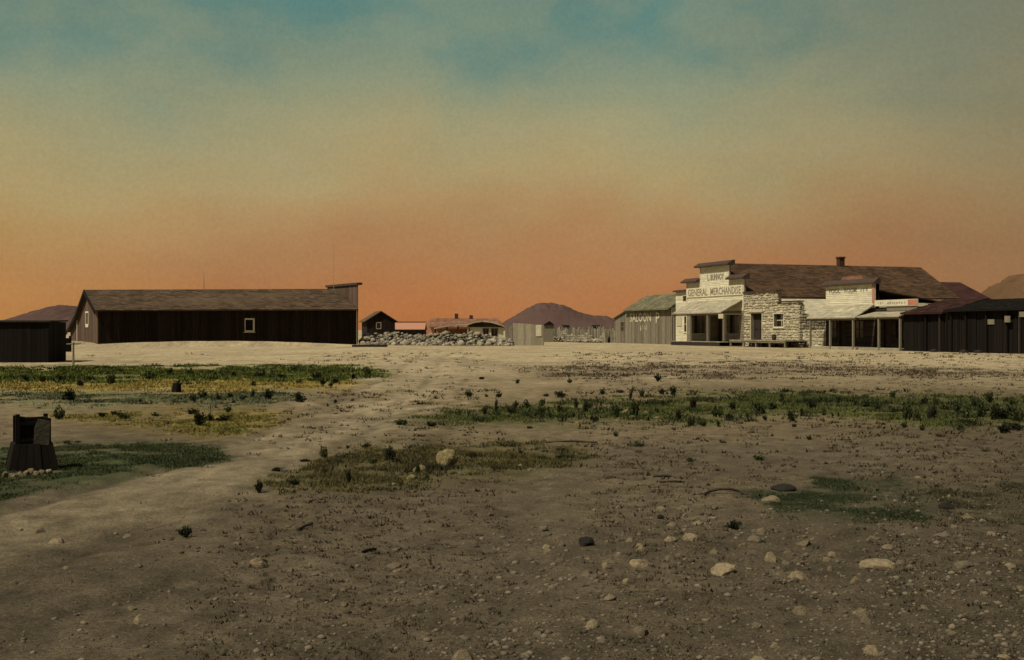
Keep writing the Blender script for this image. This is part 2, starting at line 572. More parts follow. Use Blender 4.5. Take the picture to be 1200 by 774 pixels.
def door(off, x0, x1, z0, z1, y, parent, fm, pm, rec=0.15, leaves=1, fw=0.10):
    f = MB(off)
    f.box(x0 - fw, x0, y - .04, y + rec, z0, z1 + fw); f.box(x1, x1 + fw, y - .04, y + rec, z0, z1 + fw); f.box(x0, x1, y - .04, y + rec, z1, z1 + fw)
    o = f.build('door', fm, parent)
    w = (x1 - x0) / leaves
    for i in range(leaves):
        lf = MB(off)
        a, b = x0 + i * w + .01, x0 + (i + 1) * w - .01
        lf.box(a, b, y + rec - .05, y + rec, z0 + .02, z1 - .01)
        lf.box(a, a + .1, y + rec - .075, y + rec - .051, z0 + .02, z1 - .01); lf.box(b - .1, b, y + rec - .075, y + rec - .051, z0 + .02, z1 - .01)
        lf.box(a + .1, b - .1, y + rec - .075, y + rec - .051, z0 + .02, z0 + .25); lf.box(a + .1, b - .1, y + rec - .075, y + rec - .051, z0 + .95, z0 + 1.1)
        lf.build('door_leaf', pm, o)
    return o


class Frame:
    """a street front: local x runs along the front to the viewer's right, y goes into the building"""
    def __init__(self, ox, oy, ux, uy):
        n = math.hypot(ux, uy)
        self.o = (ox, oy); self.u = (ux / n, uy / n); self.w = (-uy / n, ux / n)
        self.rz = math.atan2(uy, ux)

    def pt(self, s, t=0.0, z=0.0):
        return (self.o[0] + self.u[0] * s + self.w[0] * t, self.o[1] + self.u[1] * s + self.w[1] * t, z)

    def s_at(self, px, t=0.0):
        k = (px - CX) / FPX
        a = self.u[0] - k * self.u[1]
        return (k * (self.o[1] + self.w[1] * t) - self.o[0] - self.w[0] * t) / a

    def z_at(self, py, s, t=0.0):
        return EYE + (CY - py) * self.pt(s, t)[1] / FPX

    def root(self, name, off, label, cat, group=None):
        e = bpy.data.objects.new(name, None)
        e.empty_display_size = 0.5
        e.location = self.pt(off[0], off[1], off[2])
        e.rotation_euler = (0, 0, self.rz)
        col.objects.link(e)
        tag(e, label, cat, group)
        return e


# ------------------------------------------------------------------ ground: soil colours laid out in patches of the place
def poly_mask(px, py, poly, soft):
    """1 inside, falling to 0 over soft; poly in photo pixels, read as ground points"""
    P = np.array(poly, float)
    inside = np.zeros(px.shape, bool)
    dist = np.full(px.shape, 1e9)
    n = len(P)
    for i in range(n):
        x0, y0 = P[i]; x1, y1 = P[(i + 1) % n]
        c = ((y0 > py) != (y1 > py)) & (px < (x1 - x0) * (py - y0) / ((y1 - y0) if y1 != y0 else 1e-9) + x0)
        inside ^= c
        dx, dy = x1 - x0, y1 - y0
        t = np.clip(((px - x0) * dx + (py - y0) * dy) / (dx * dx + dy * dy), 0, 1)
        dist = np.minimum(dist, np.hypot(px - x0 - t * dx, (py - y0 - t * dy) * 2.2))
    sd = np.where(inside, dist, -dist)
    return np.clip(sd / (2 * soft) + 0.5, 0, 1)


PATCH = {
    'strip_far_left': ([(-60, 433), (60, 431), (200, 430), (330, 429), (430, 431), (456, 437), (430, 445), (380, 451), (250, 450), (100, 451), (-60, 453)], 11),
    'straw_left': ([(-60, 449), (120, 448), (300, 447), (420, 448), (440, 455), (300, 459), (-60, 461)], 6),
    'sage_left': ([(-60, 464), (60, 461), (200, 459), (330, 460), (372, 466), (330, 474), (200, 477), (60, 477), (-60, 478)], 12),
    'yellow_left': ([(60, 487), (160, 484), (240, 480), (320, 482), (345, 490), (320, 503), (240, 512), (170, 503), (90, 494)], 18),
    'green_left': ([(-80, 575), (-10, 528), (60, 517), (150, 518), (262, 518), (250, 535), (160, 558), (70, 578), (0, 598), (-80, 610)], 14),
    'scrub_mid': ([(285, 563), (340, 538), (420, 523), (520, 519), (660, 522), (705, 538), (650, 556), (520, 566), (400, 574), (310, 578)], 20),
    'strip_right': ([(465, 496), (520, 478), (590, 472), (690, 470), (760, 463), (900, 458), (1040, 462), (1260, 462), (1260, 500), (1100, 500), (960, 488), (820, 498), (700, 497), (560, 499)], 16),
    'moss_right': ([(895, 585), (955, 563), (1035, 557), (1068, 570), (1076, 592), (1092, 610), (1010, 619), (920, 610)], 16),
    'scrub_right': ([(1060, 575), (1260, 560), (1260, 625), (1140, 620)], 14),
    'brown_far': ([(590, 432), (720, 426), (900, 424), (1080, 430), (1260, 434), (1260, 446), (1000, 441), (860, 444), (640, 446)], 7),
    'brown_mid': ([(440, 426), (560, 422), (640, 424), (560, 430)], 5),
    'dark_mid': ([(560, 540), (800, 520), (1260, 510), (1260, 535), (900, 560), (640, 566)], 20),
}
PATH = [(-80, 640), (0, 600), (120, 572), (260, 528), (350, 505), (420, 470), (460, 440), (470, 418), (540, 418), (530, 445), (500, 480), (470, 510), (400, 525), (320, 552), (270, 575), (150, 625), (-80, 690)]


def soil(x, y):
    """base colour of the soil and the plant cover amounts at ground points"""
    x = np.asarray(x, float); y = np.asarray(y, float)
    yy = np.maximum(y, 0.8)
    px = CX + FPX * x / yy
    py = CY + FPX * EYE / yy
    w = (fbm(x / 0.9, y / 1.6, 41, 3) - 0.5) * 2
    w2 = (fbm(x / 0.35, y / 0.6, 51, 3) - 0.5) * 2
    wx = px + w * 34 + w2 * 22
    wy = py + w2 * 7 + w * 6
    m = {k: poly_mask(wx, wy, p, s) * (y > 1) for k, (p, s) in PATCH.items()}
    path = poly_mask(px + w * 60 + w2 * 30, py + w * 12 + w2 * 8, PATH, 34) * (y > 1)
    pale = np.array((0.292, 0.238, 0.145)); mid = np.array((0.148, 0.115, 0.067)); dark = np.array((0.100, 0.080, 0.052))
    dist = np.hypot(x, y)
    # gravelly dark soil near, dusty tan ground towards the street
    a = np.clip((dist - 9.5 + w * 4) / 14.0, 0, 1)[:, None]
    b = np.clip((dist - 26 + w * 5) / 26.0, 0, 1)[:, None]
    c = dark * (1 - a) + mid * a
    c = c * (1 - b) + pale * b
    c = c * (1 - 0.9 * path[:, None]) + (np.array((0.245, 0.200, 0.126)) * np.clip(0.56 + dist / 45, 0, 1.15)[:, None]) * 0.9 * path[:, None]
    rt = ruts(x, y)[:, None]
    c = c * (1 - .28 * rt)
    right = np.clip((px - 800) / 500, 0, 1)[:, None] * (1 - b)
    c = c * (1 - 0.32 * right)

    def lay(c, k, colr, amt):
        mm = (m[k] * amt * np.clip(0.85 + 0.7 * w2, 0.45, 1.05))[:, None]
        return c * (1 - mm) + np.array(colr) * mm
    c = lay(c, 'brown_far', (0.13, 0.10, 0.065), .75)
    c = lay(c, 'brown_mid', (0.15, 0.12, 0.08), .7)
    c = lay(c, 'dark_mid', (0.10, 0.083, 0.058), .5)
    c = lay(c, 'strip_far_left', (0.078, 0.092, 0.020), .97)
    c = lay(c, 'straw_left', (0.235, 0.175, 0.045), .95)
    c = lay(c, 'sage_left', (0.115, 0.115, 0.058), .9)
    c = lay(c, 'yellow_left', (0.165, 0.125, 0.034), .95)
    c = lay(c, 'green_left', (0.052, 0.066, 0.027), .95)
    c = lay(c, 'scrub_mid', (0.085, 0.075, 0.028), .9)
    c = lay(c, 'strip_right', (0.076, 0.078, 0.026), .95)
    c = lay(c, 'moss_right', (0.045, 0.050, 0.026), .85)
    c = lay(c, 'scrub_right', (0.06, 0.055, 0.03), .6)
    c = c * (0.55 + 0.90 * fbm(x / 0.16, y / 0.22, 61, 3))[:, None]
    c = c * (0.70 + 0.60 * fbm(x / 1.6, y / 3.4, 71, 4))[:, None]
    return c, m, path


def make_ground():
    dense = np.radians(np.linspace(-31, 31, 760))
    rest = np.radians(np.linspace(31, 329, 90))[1:-1]
    ang = np.concatenate([dense, rest])                    # from +Y, clockwise
    r1 = 1.2 * (180 / 1.2) ** np.linspace(0, 1, 700)
    r2 = 180 * (9000 / 180) ** np.linspace(0, 1, 60)[1:]
    rad = np.concatenate([[0.4], r1, r2])
    A, R = np.meshgrid(ang, rad)
    X = (R * np.sin(A)).ravel(); Y = (R * np.cos(A)).ravel()
    Z = height(X, Y)
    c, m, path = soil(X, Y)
    nA, nR = len(ang), len(rad)
    verts = np.stack([X, Y, Z], 1)
    verts = np.vstack([verts, [[0, 0, hz(0, 0)]]])
    i = np.arange(nR - 1)[:, None] * nA
    j = np.arange(nA)[None, :]
    j2 = (j + 1) % nA
    quads = np.stack([i + j, i + nA + j, i + nA + j2, i + j2], -1).reshape(-1, 4)
    tris = np.stack([np.full(nA, nR * nA), j.ravel(), j2.ravel()], 1)
    me = bpy.data.meshes.new('ground')
    nl = quads.size + tris.size
    me.vertices.add(len(verts)); me.loops.add(nl); me.polygons.add(len(quads) + len(tris))
    me.vertices.foreach_set('co', verts.ravel())
    # orientation: upwards
    me.loops.foreach_set('vertex_index', np.concatenate([quads[:, ::1].ravel(), tris.ravel()]).astype(np.int32))
    st = np.concatenate([np.arange(len(quads)) * 4, len(quads) * 4 + np.arange(len(tris)) * 3]).astype(np.int32)
    me.polygons.foreach_set('loop_start', st)
    me.polygons.foreach_set('use_smooth', np.ones(len(st), bool))
    me.update(calc_edges=True)
    me.validate()
    if me.polygons[len(quads) // 2].normal.z < 0:
        me.flip_normals()
    at = me.color_attributes.new('soil', 'FLOAT_COLOR', 'POINT')
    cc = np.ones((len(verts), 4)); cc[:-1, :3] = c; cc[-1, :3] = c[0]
    at.data.foreach_set('color', cc.ravel())
    mt = bpy.data.materials.new('ground_soil')
    mt.use_nodes = True
    nt = mt.node_tree; b = nt.nodes['Principled BSDF']
    b.inputs['Roughness'].default_value = 0.97; b.inputs['Specular IOR Level'].default_value = 0.08
    va = nt.nodes.new('ShaderNodeVertexColor'); va.layer_name = 'soil'
    tcn = nt.nodes.new('ShaderNodeTexCoord')

    def nz(s, d, ro):
        n = nt.nodes.new('ShaderNodeTexNoise'); n.inputs['Scale'].default_value = s; n.inputs['Detail'].default_value = d
        n.inputs['Roughness'].default_value = ro
        nt.links.new(tcn.outputs['Object'], n.inputs['Vector']); return n
    n1 = nz(38, 6, 0.75); n2 = nz(7, 4, 0.6)
    mr = nt.nodes.new('ShaderNodeMapRange'); mr.inputs[1].default_value = 0.3; mr.inputs[2].default_value = 0.7
    mr.inputs[3].default_value = 0.45; mr.inputs[4].default_value = 1.55
    nt.links.new(n1.outputs['Fac'], mr.inputs[0])
    mr2 = nt.nodes.new('ShaderNodeMapRange'); mr2.inputs[1].default_value = 0.3; mr2.inputs[2].default_value = 0.7
    mr2.inputs[3].default_value = 0.84; mr2.inputs[4].default_value = 1.16
    nt.links.new(n2.outputs['Fac'], mr2.inputs[0])
    mu = nt.nodes.new('ShaderNodeMath'); mu.operation = 'MULTIPLY'
    nt.links.new(mr.outputs[0], mu.inputs[0]); nt.links.new(mr2.outputs[0], mu.inputs[1])
    vm = nt.nodes.new('ShaderNodeVectorMath'); vm.operation = 'SCALE'
    nt.links.new(va.outputs['Color'], vm.inputs[0]); nt.links.new(mu.outputs[0], vm.inputs['Scale'])
    nt.links.new(vm.outputs[0], b.inputs['Base Color'])
    bp = nt.nodes.new('ShaderNodeBump'); bp.inputs['Strength'].default_value = 1.0; bp.inputs['Distance'].default_value = 0.035
    nt.links.new(n1.outputs['Fac'], bp.inputs['Height']); nt.links.new(bp.outputs[0], b.inputs['Normal'])
    o = link('ground', me, mt)
    tag(o, kind='structure')
    return o


make_ground()


# ------------------------------------------------------------------ hills on the horizon
def hill(cx, cy, rx, ry, prof, seed, mat, label):
    """prof(u) height along x for u in -1..1"""
    nx, ny = 120, 40
    u = np.linspace(-1, 1, nx); v = np.linspace(-1, 1, ny)
    U, V = np.meshgrid(u, v)
    base = np.interp(U.ravel(), [p[0] for p in prof], [p[1] for p in prof]).reshape(U.shape)
    Zh = base * np.clip(1 - V ** 2, 0, 1) ** 0.8
    rel = fbm(U * 9, V * 5, seed, 4) - 0.5
    gul = np.abs(fbm(U * 14 + rel * 2, V * 2, seed + 9, 3) - 0.5)
    Zh = Zh * (1 + 0.10 * rel - 0.30 * gul * np.clip(1 - np.abs(V) * .6, 0, 1)) - 0.5
    verts = np.stack([cx + U * rx, cy + V * ry, Zh], -1).reshape(-1, 3)
    i = np.arange(ny - 1)[:, None] * nx; j = np.arange(nx - 1)[None, :]
    q = np.stack([i + j, i + j + 1, i + nx + j + 1, i + nx + j], -1).reshape(-1, 4)
    me = bpy.data.meshes.new('hill')
    me.from_pydata(verts.tolist(), [], q.tolist())
    for p in me.polygons: p.use_smooth = True
    o = link('hill', me, mat)
    tag(o, label, 'hill', kind='structure')
    return o


def hillz(py, Y): return (CY - py) * Y / FPX + EYE


Yh = 2600.0
k = Yh / FPX
hill((650 - CX) * k, Yh, 85 * k, 220,
     [(-1, 0), (-.72, hillz(378, Yh)), (-.5, hillz(367, Yh)), (-.35, hillz(359, Yh)), (-.2, hillz(354.5, Yh)), (-.05, hillz(354, Yh)), (.08, hillz(356.5, Yh)), (.22, hillz(361, Yh)), (.42, hillz(368, Yh)), (.7, hillz(370, Yh)), (.82, hillz(375, Yh)), (1, 0)],
     5, M_hill, 'low rounded red brown hill rising behind the plank fence')
hill((82 - CX) * k, Yh, 75 * k, 220,
     [(-1, 0), (-.7, hillz(372, Yh)), (-.4, hillz(363, Yh)), (-.12, hillz(357, Yh)), (.1, hillz(359, Yh)), (.4, hillz(366, Yh)), (1, 0)],
     8, M_hill, 'low red brown hill behind the dark shed and the long barn')
hill((1215 - CX) * k * 0.8, Yh * 0.8, 85 * k * 0.8, 200,
     [(-1, 0), (-.75, hillz(350, Yh * .8)), (-.55, hillz(334, Yh * .8)), (-.3, hillz(322, Yh * .8)), (0, hillz(318, Yh * .8)), (.4, hillz(330, Yh * .8)), (1, 0)],
     15, M_hillb, 'brown hill behind the low dark stores')


# ------------------------------------------------------------------ long barn
TB = math.radians(30)
c0 = gp(115, 407)
FB = Frame(c0[0], c0[1], math.cos(TB), math.sin(TB))
LB = FB.s_at(418)
off = (LB / 2, 4.5, 0)
barn = FB.root('long_barn', off, 'long dark barn with shingled roof, pale gable end and false front', 'barn')
e0, e1 = 3.36, 3.62             # eave heights left and right (the old frame leans up a little)
r0_, r1_ = 5.12, 5.62
WB, WL = 9.2, 13.4
eave = lambda s: e0 + (e1 - e0) * s / LB
ridge = lambda s: r0_ + (r1_ - r0_) * s / LB
sw = (FB.s_at(287.5), FB.s_at(296.5))
swz = (FB.z_at(387.5, sum(sw) / 2), FB.z_at(375, sum(sw) / 2))
mb = vboards(MB(off), 0.0, LB, -0.3, 9, 0.0, 0.28, [(sw[0], sw[1], swz[0], swz[1])], top=lambda s: eave(s) - 0.02, jit=.05, gap=.02)
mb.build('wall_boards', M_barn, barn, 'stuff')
# gable end (plane x = 0, facing -x) with its window
gw = (4.1, 5.3, FB.z_at(380, 0, 4.6), FB.z_at(367, 0, 4.6))


def gable_top(t):
    if t < 4.6: return e0 + (r0_ - e0) * t / 4.6
    if t < WB: return r0_ + (2.8 - r0_) * (t - 4.6) / (WB - 4.6)
    return 2.8 + (1.38 - 2.8) * (t - WB) / (WL - WB)


mb = MB(off)
t = 0.02
while t < WL - .05:
    te = min(t + 0.27 * random.uniform(.85, 1.15), WL - .02)
    cuts = [(gw[2], gw[3])] if (gw[0] < te and gw[1] > t) else []
    a0, a1 = gable_top(t) - .06, gable_top(te) - .06
    for s0, s1 in cut_spans(-0.3, max(a0, a1), cuts):
        ta, tb = (a0, a1) if s1 >= max(a0, a1) - 1e-6 else (s1, s1)
        if min(ta, tb) <= s0: continue
        j = random.uniform(0, .015)
        mb.hexa([(-j - .03, t + .004, s0), (0.01, t + .004, s0), (0.01, te - .004, s0), (-j - .03, te - .004, s0)],
                [(-j - .03, t + .004, ta), (0.01, t + .004, ta), (0.01, te - .004, tb), (-j - .03, te - .004, tb)])
    t = te
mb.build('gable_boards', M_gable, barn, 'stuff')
# solid core so that no light leaks
MB(off).extrude_x([(0.06, -.3), (WL - .1, -.3), (WL - .1, 1.25), (WB, 2.66), (4.6, r0_ - .2), (0.06, e0 - .1)], 0.30, LB - 0.1).build('inner_wall', M_black, barn)
# roof sheets: near slope, back slope, lean-to slope
oh = 0.35
sl = (r0_ - e0) / 4.6
nearA, nearB = (-oh, -0.4, eave(-oh) - sl * .4 + .04), (LB + .02, -0.4, eave(LB) - sl * .4 + .04)
ridgeA, ridgeB = (-oh, 4.6, ridge(-oh) + .05), (LB + .02, 4.6, ridge(LB) + .05)
backA, backB = (-oh, WB, 2.85), (LB, WB, 3.1)
leanA, leanB = (-oh, WL + .3, 1.36), (LB, WL + .3, 1.45)
rf = MB(off)
rf.slab(nearA, nearB, ridgeB, ridgeA, .10)
rf.slab(ridgeA, ridgeB, backB, backA, .10)
rf.slab(backA, backB, leanB, leanA, .10)
roof = rf.build('roof', M_broof, barn)
shingles(MB(off), nearA, nearB, ridgeB, ridgeA, .32, .5, .045, .03).build('shingles', M_broof, roof, 'stuff')
vb = MB(off)                                     # black barge boards on the visible verge
for a, b in ((nearA, ridgeA), (ridgeA, backA), (backA, leanA)):
    vb.hexa([(-oh - .05, a[1], a[2] - .38), (-oh - .003, a[1], a[2] - .38), (-oh - .003, b[1], b[2] - .38), (-oh - .05, b[1], b[2] - .38)],
            [(-oh - .05, a[1], a[2] + .03), (-oh - .003, a[1], a[2] + .03), (-oh - .003, b[1], b[2] + .03), (-oh - .05, b[1], b[2] + .03)])
vb.build('bargeboard', M_black, roof)
MB(off).box(-oh, LB + .02, 4.45, 4.75, r0_, r0_ + .02).build('ridge_board', M_cornice, roof) if False else None
window(off, sw[0], sw[1], swz[0], swz[1], 0.0, barn, M_trim, (0, 1), .14, .12)
# gable window (faces -x)
g = MB(off)
for a in ((gw[0] - .14, gw[0], gw[2] - .14, gw[3] + .14), (gw[1], gw[1] + .14, gw[2] - .14, gw[3] + .14), (gw[0], gw[1], gw[3], gw[3] + .14), (gw[0], gw[1], gw[2] - .3, gw[2])):
    g.box(-.10, .05, a[0], a[1], a[2], a[3])
gwo = g.build('window', M_trim, barn)
MB(off).box(.0, .04, gw[0], gw[1], gw[2], gw[3]).build('pane', M_glass, gwo)
# tall false front at the far end
ff = MB(off)
vboards(ff, -0.12, 8.0, -.2, FB.z_at(333, LB), LB + .10, .3, axis='y', depth=.06)
fo = ff.build('false_front', M_gable, barn, 'stuff')
ztop = FB.z_at(331.5, LB)
MB(off).box(LB - .10, LB + .45, -.35, 8.2, ztop - .22, ztop).build('cornice', M_cornice, barn)
MB(off).box(LB - .06, LB + .02, -.09, -.03, -.1, e1 - .1).build('corner_board', M_trim, barn)
MB(off).tube((-.10, 9.4, .3), (-.10, 9.4, 2.4), .05, .05).build('downpipe', M_trim, barn)
pl = MB(off)
pl.tube((LB - .6, 4.6, r1_), (LB - .6, 4.6, FB.z_at(286, LB - .6, 4.6)), .022, .012)
pl.build('flagpole', M_pale, barn)
s239 = FB.s_at(239, 4.6)
MB(off).tube((s239, 4.6, ridge(s239)), (s239, 4.6, FB.z_at(320, s239, 4.6)), .03, .015).build('roof_rod', M_grey, barn)


# ------------------------------------------------------------------ dark shed at the left edge, low board fence, hitching post
c0 = gp(57, 425)
FS = Frame(c0[0], c0[1], math.cos(math.radians(6)), math.sin(math.radians(6)))
off = (-3.0, 1.5, 0)
shed = FS.root('plank_shed', off, 'low black plank shed with flat roof left of the long barn', 'shed')
ztop = FS.z_at(376, 0)
vboards(MB(off), -6.0, 0, -.2, ztop - .05, 0, .2, ragged=0.0).build('wall_boards', M_black, shed, 'stuff')
vboards(MB(off), 0.02, 3.0, -.2, ztop - .05, 0.0, .2, axis='y').build('side_boards', M_black, shed, 'stuff')
MB(off).box(-6, -.06, .06, 3.0, -.2, ztop - .08).build('inner_wall', M_black, shed)
MB(off).slab((-6.2, -.12, ztop), (.08, -.12, ztop), (.08, 3.1, ztop + .05), (-6.2, 3.1, ztop + .05), .07).build('roof', M_dkwood, shed)

p0 = gp(62, 413); 
FF = Frame(p0[0], p0[1], 1.0, 0.5)
off = (0, 0, 0)
lf = FF.root('board_fence', off, 'low black board fence between the dark shed and the barn gable', 'fence')
Lf = FF.s_at(84)
vboards(MB(off), -.4, Lf, -.2, 1.02, 0, .2, ragged=.08, gap=.02).build('fence_boards', M_black, lf, 'stuff')
MB(off).box(-.4, Lf, .05, .10, .68, .80).build('rail', M_black, lf)
for s in (0.0, Lf - .1):
    MB(off).box(s - .06, s + .06, .101, .2, -.2, 1.1).build('post', M_black, lf)

p0 = gp(86, 427.5)
hp = bpy.data.objects.new('hitching_post', None); hp.location = (p0[0], p0[1], hz(*p0)); col.objects.link(hp)
tag(hp, 'thin weathered hitching post with short crossbar before the barn gable', 'post')
MB().tube((0, 0, -.2), (0, 0, .98), .05, .04).build('post', M_grey, hp)
MB().tube((-.30, 0, .90), (.32, .04, .93), .03, .03).build('crossbar', M_grey, hp)


# ------------------------------------------------------------------ street front on the right
FR = Frame((872 - CX) / FPX * 110.5, 110.5, 475.0, -1400.0)
S = FR.s_at
Zt = FR.z_at

# --- general store
sL, sR = S(804.8), 0.0
sLL = S(789)
off = ((sL + sR) / 2, 10, 0)
store = FR.root('general_store', off, 'white two storey stepped false front general store with long brown roof', 'store')
z2 = Zt(323, S(870)); z1t = Zt(307, S(852)); z3 = Zt(341, S(797))
a1, b1 = S(820.6), S(854.5)
FL = 0.42                                        # floor level
wA = (S(811), S(826.5), FL + .75, Zt(367, S(818)))
dr = (S(833), S(846.5), FL, Zt(367, S(840)))
wB = (S(852.5), S(866.5), FL + .75, Zt(367, S(860)))
mb = MB(off)
hb = [wA, dr, wB]
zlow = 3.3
hboards(MB(off), sL, sR, -.1, zlow, 0, .15, hb).build('shade_toned_lower_siding', M_lower, store, 'stuff')  # boards below the awning coloured darker to carry its shade
hboards(mb, sL, sR, zlow, z2, 0, .15)
hboards(mb, a1, b1, z2, z1t, 0, .15)
mb.build('front_siding', M_white, store, 'stuff')
bk = MB(off)
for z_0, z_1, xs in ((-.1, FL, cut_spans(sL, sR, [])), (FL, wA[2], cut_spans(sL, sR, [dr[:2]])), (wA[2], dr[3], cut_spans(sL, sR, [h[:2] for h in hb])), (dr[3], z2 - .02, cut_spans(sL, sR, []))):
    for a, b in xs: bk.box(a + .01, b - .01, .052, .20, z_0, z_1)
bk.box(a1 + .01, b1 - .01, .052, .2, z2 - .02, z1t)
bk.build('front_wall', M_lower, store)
MB(off).box(sL + .02, sR - .02, 1.6, 1.7, -.1, 4.5).build('inner_partition', M_black, store)
for xe, zb, zt_ in ((sL, -.1, z2), (sR - .14, 3.4, z2), (a1, z2, z1t), (b1 - .14, z2, z1t)):
    MB(off).box(xe, xe + .14, -.06, -.028, zb, zt_ - .02).build('corner_board', M_trim, store)


def cornice(parent, off, x0, x1, z, d=.45, side_l=True, side_r=True, mat=M_cornice):
    """small shingled hood along the head of a false front"""
    MB(off).extrude_x([(-d, z - .16), (.32, z - .16), (.32, z + .30), (.10, z + .30), (-d, z - .02)], x0, x1).build('cornice', mat, parent)


cornice(store, off, a1 - .55, b1 + .55, z1t - .15)
cornice(store, off, sL - .55, a1 - .04, z2 - .15)
cornice(store, off, b1 + .04, sR + .5, z2 - .15)
# sign band and lettering
zs0, zs1 = Zt(346, S(838)), Zt(337.5, S(838))
bd = MB(off).box(sL + .15, sR - .15, -.085, -.03, zs0 - .12, zs1 + .12).build('sign_board', M_trim, store)
lettering('GENERAL', sL + .45, sL + (sR - sL) * .40, zs0, zs1 - zs0, -.085, off, M_letter, bd)
lettering('MERCHANDISE', sL + (sR - sL) * .45, sR - .45, zs0, zs1 - zs0, -.085, off, M_letter, bd)
lettering('L. BUNNOY', S(829.5), S(848.5), z2 + .02 - .25, .62, -.03, off, M_letter, store)
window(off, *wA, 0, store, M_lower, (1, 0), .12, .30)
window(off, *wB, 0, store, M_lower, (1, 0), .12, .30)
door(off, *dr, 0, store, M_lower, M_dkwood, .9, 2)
# left wing
wing = MB(off)
ww = (S(797.5), S(803), Zt(353, S(800)), Zt(347, S(800)))
w2 = (S(799), S(803.5), FL + .9, 2.9)
hboards(wing, sLL, sL - .01, -.1, z3, .30, .15, [ww, w2])
wing.build('wing_siding', M_white, store, 'stuff')
MB(off).box(sLL + .02, sL - .02, .47, .57, -.1, z3 - .02).build('wing_wall', M_black, store)
window(off, *ww, .30, store, M_trim, (0, 0), .08, .06, sill=False)
window(off, *w2, .30, store, M_trim, (0, 1), .08, .06)
MB(off).extrude_x([(.0, z3 - .1), (.7, z3 - .1), (.7, z3 + .12), (.25, z3 + .12), (.0, z3)], sLL - .2, sL - .02).build('wing_cornice', M_cornice, store)
MB(off).box(S(790.5), S(796), .24, .272, 1.9, 2.85).build('notice', M_paper, store)
# long hall behind
TH = 23.5
rz_, ez_ = 8.0, 4.8
sm = (sL + sR) / 2
hall = MB(off)
hall.extrude_y([(sL + .1, -.1), (sR - .05, -.1), (sR - .05, ez_ - .05), (sm, rz_ - .25), (sL + .1, ez_ - .05)], 1.75, TH)
hall.build('hall_wall', M_sidewall, store)
sb = MB(off)
for zc in np.arange(-.1, ez_ - .1, .17):
    n = 5
    cs = [.3 + (TH - .3) * i / n for i in range(n + 1)]
    for a, b in zip(cs, cs[1:]):
        sb.hexa([(sR - .04, a, zc), (sR + .012, a, zc), (sR + .012, b, zc), (sR - .04, b, zc)],
                [(sR - .04, a, zc + .17), (sR - .008, a, zc + .17), (sR - .008, b, zc + .17), (sR - .04, b, zc + .17)])
sb.build('side_siding', M_sidewall, store, 'stuff')
hr = MB(off)
ep = .35
slp = (rz_ - ez_) / (sR - sm)
E0, E1 = (sR + ep, .1, ez_ - slp * ep), (sR + ep, TH + .4, ez_ - slp * ep)
G0, G1 = (sL - ep, .25, ez_ - slp * ep), (sL - ep, TH + .4, ez_ - slp * ep)
R0, R1 = (sm, .25, rz_), (sm, TH + .4, rz_)
E0 = (E0[0], .25, E0[2])
hr.slab(E0, E1, R1, R0, .12)
hr.slab(R0, R1, G1, G0, .12)
hro = hr.build('roof', M_hallroof, store)
shingles(MB(off), E0, E1, R1, R0, .30, .5, .035).build('shingles', M_hallroof, hro, 'stuff')
tc_ = 14.3
ch = MB(off)
ch.box(sm - .28, sm + .28, tc_ - .3, tc_ + .3, rz_ - .35, rz_ + .72); ch.box(sm - .34, sm + .34, tc_ - .36, tc_ + .36, rz_ + .723, rz_ + .88)
ch.build('chimney', M_brick, hro)
# rear extension with a lower roof
xt = MB(off)
TX = 28.6
xt.extrude_y([(sL + .5, -.1), (-1.05, -.1), (-1.05, 4.55), (sm, 6.3), (sL + .5, 4.55)], TH + .02, TX)
xt.build('rear_wall', M_dkwood, store)
xr = MB(off)
xr.slab((-.7, TH + .42, 4.5), (-.7, TX + .3, 4.5), (sm, TX + .3, 6.5), (sm, TH + .42, 6.5), .12)
xr.slab((sm, TH + .42, 6.5), (sm, TX + .3, 6.5), (sL + .2, TX + .3, 4.5), (sL + .2, TH + .42, 4.5), .12)
xr.build('rear_roof', M_redroof, store)
# awning over the pavement with its posts
aw_z, aw_w, aw_t = Zt(366.5, S(835, -2.3), -2.3), Zt(352, S(860)), -2.3
awL, awR = S(787.5, -2.3), sR - .25
awn = MB(off)
awn.slab((awL, aw_t, aw_z), (awR, aw_t, aw_z), (awR, -.06, aw_w), (awL, -.06, aw_w), .07)
awo = awn.build('awning', M_awn, store)
shingles(MB(off), (awL, aw_t, aw_z), (awR, aw_t, aw_z), (awR, -.06, aw_w), (awL, -.06, aw_w), .28, .5, .025).build('shingles', M_awn, awo, 'stuff')
MB(off).box(awL + .05, awR - .05, aw_t + .12, aw_t + .28, aw_z - .24, aw_z - .075).build('beam', M_post, awo)
MB(off).box(awR - .12, awR - .04, aw_t + .3, -.03, aw_z - .22, aw_z - .10).build('tie_beam', M_post, awo)
for px in (790.5, 809.5, 829.5, 848.5):
    s_ = S(px, aw_t + .2)
    MB(off).box(s_ - .09, s_ + .09, aw_t + .11, aw_t + .29, FL, aw_z - .242).build('post', M_post, store)
s_ = S(846.5, aw_t + .2)
MB(off).box(s_ - .5, s_ + .42, aw_t + .05, aw_t + .09, Zt(373.5, s_, aw_t), Zt(368, s_, aw_t)).build('notice', M_paper, store)
# boardwalk
pf = MB(off)
x = awL
while x < awR:
    xe = min(x + .24, awR)
    pf.box(x + .005, xe - .005, aw_t - .15, -.03, FL - .07, FL - random.uniform(0, .012)); x = xe
pfo = pf.build('boardwalk_planks', M_plat, store, 'stuff')
MB(off).box(awL + .05, awR - .05, aw_t - .12, aw_t - .04, -.1, FL - .075).build('boardwalk_skirt', M_dkwood, store)

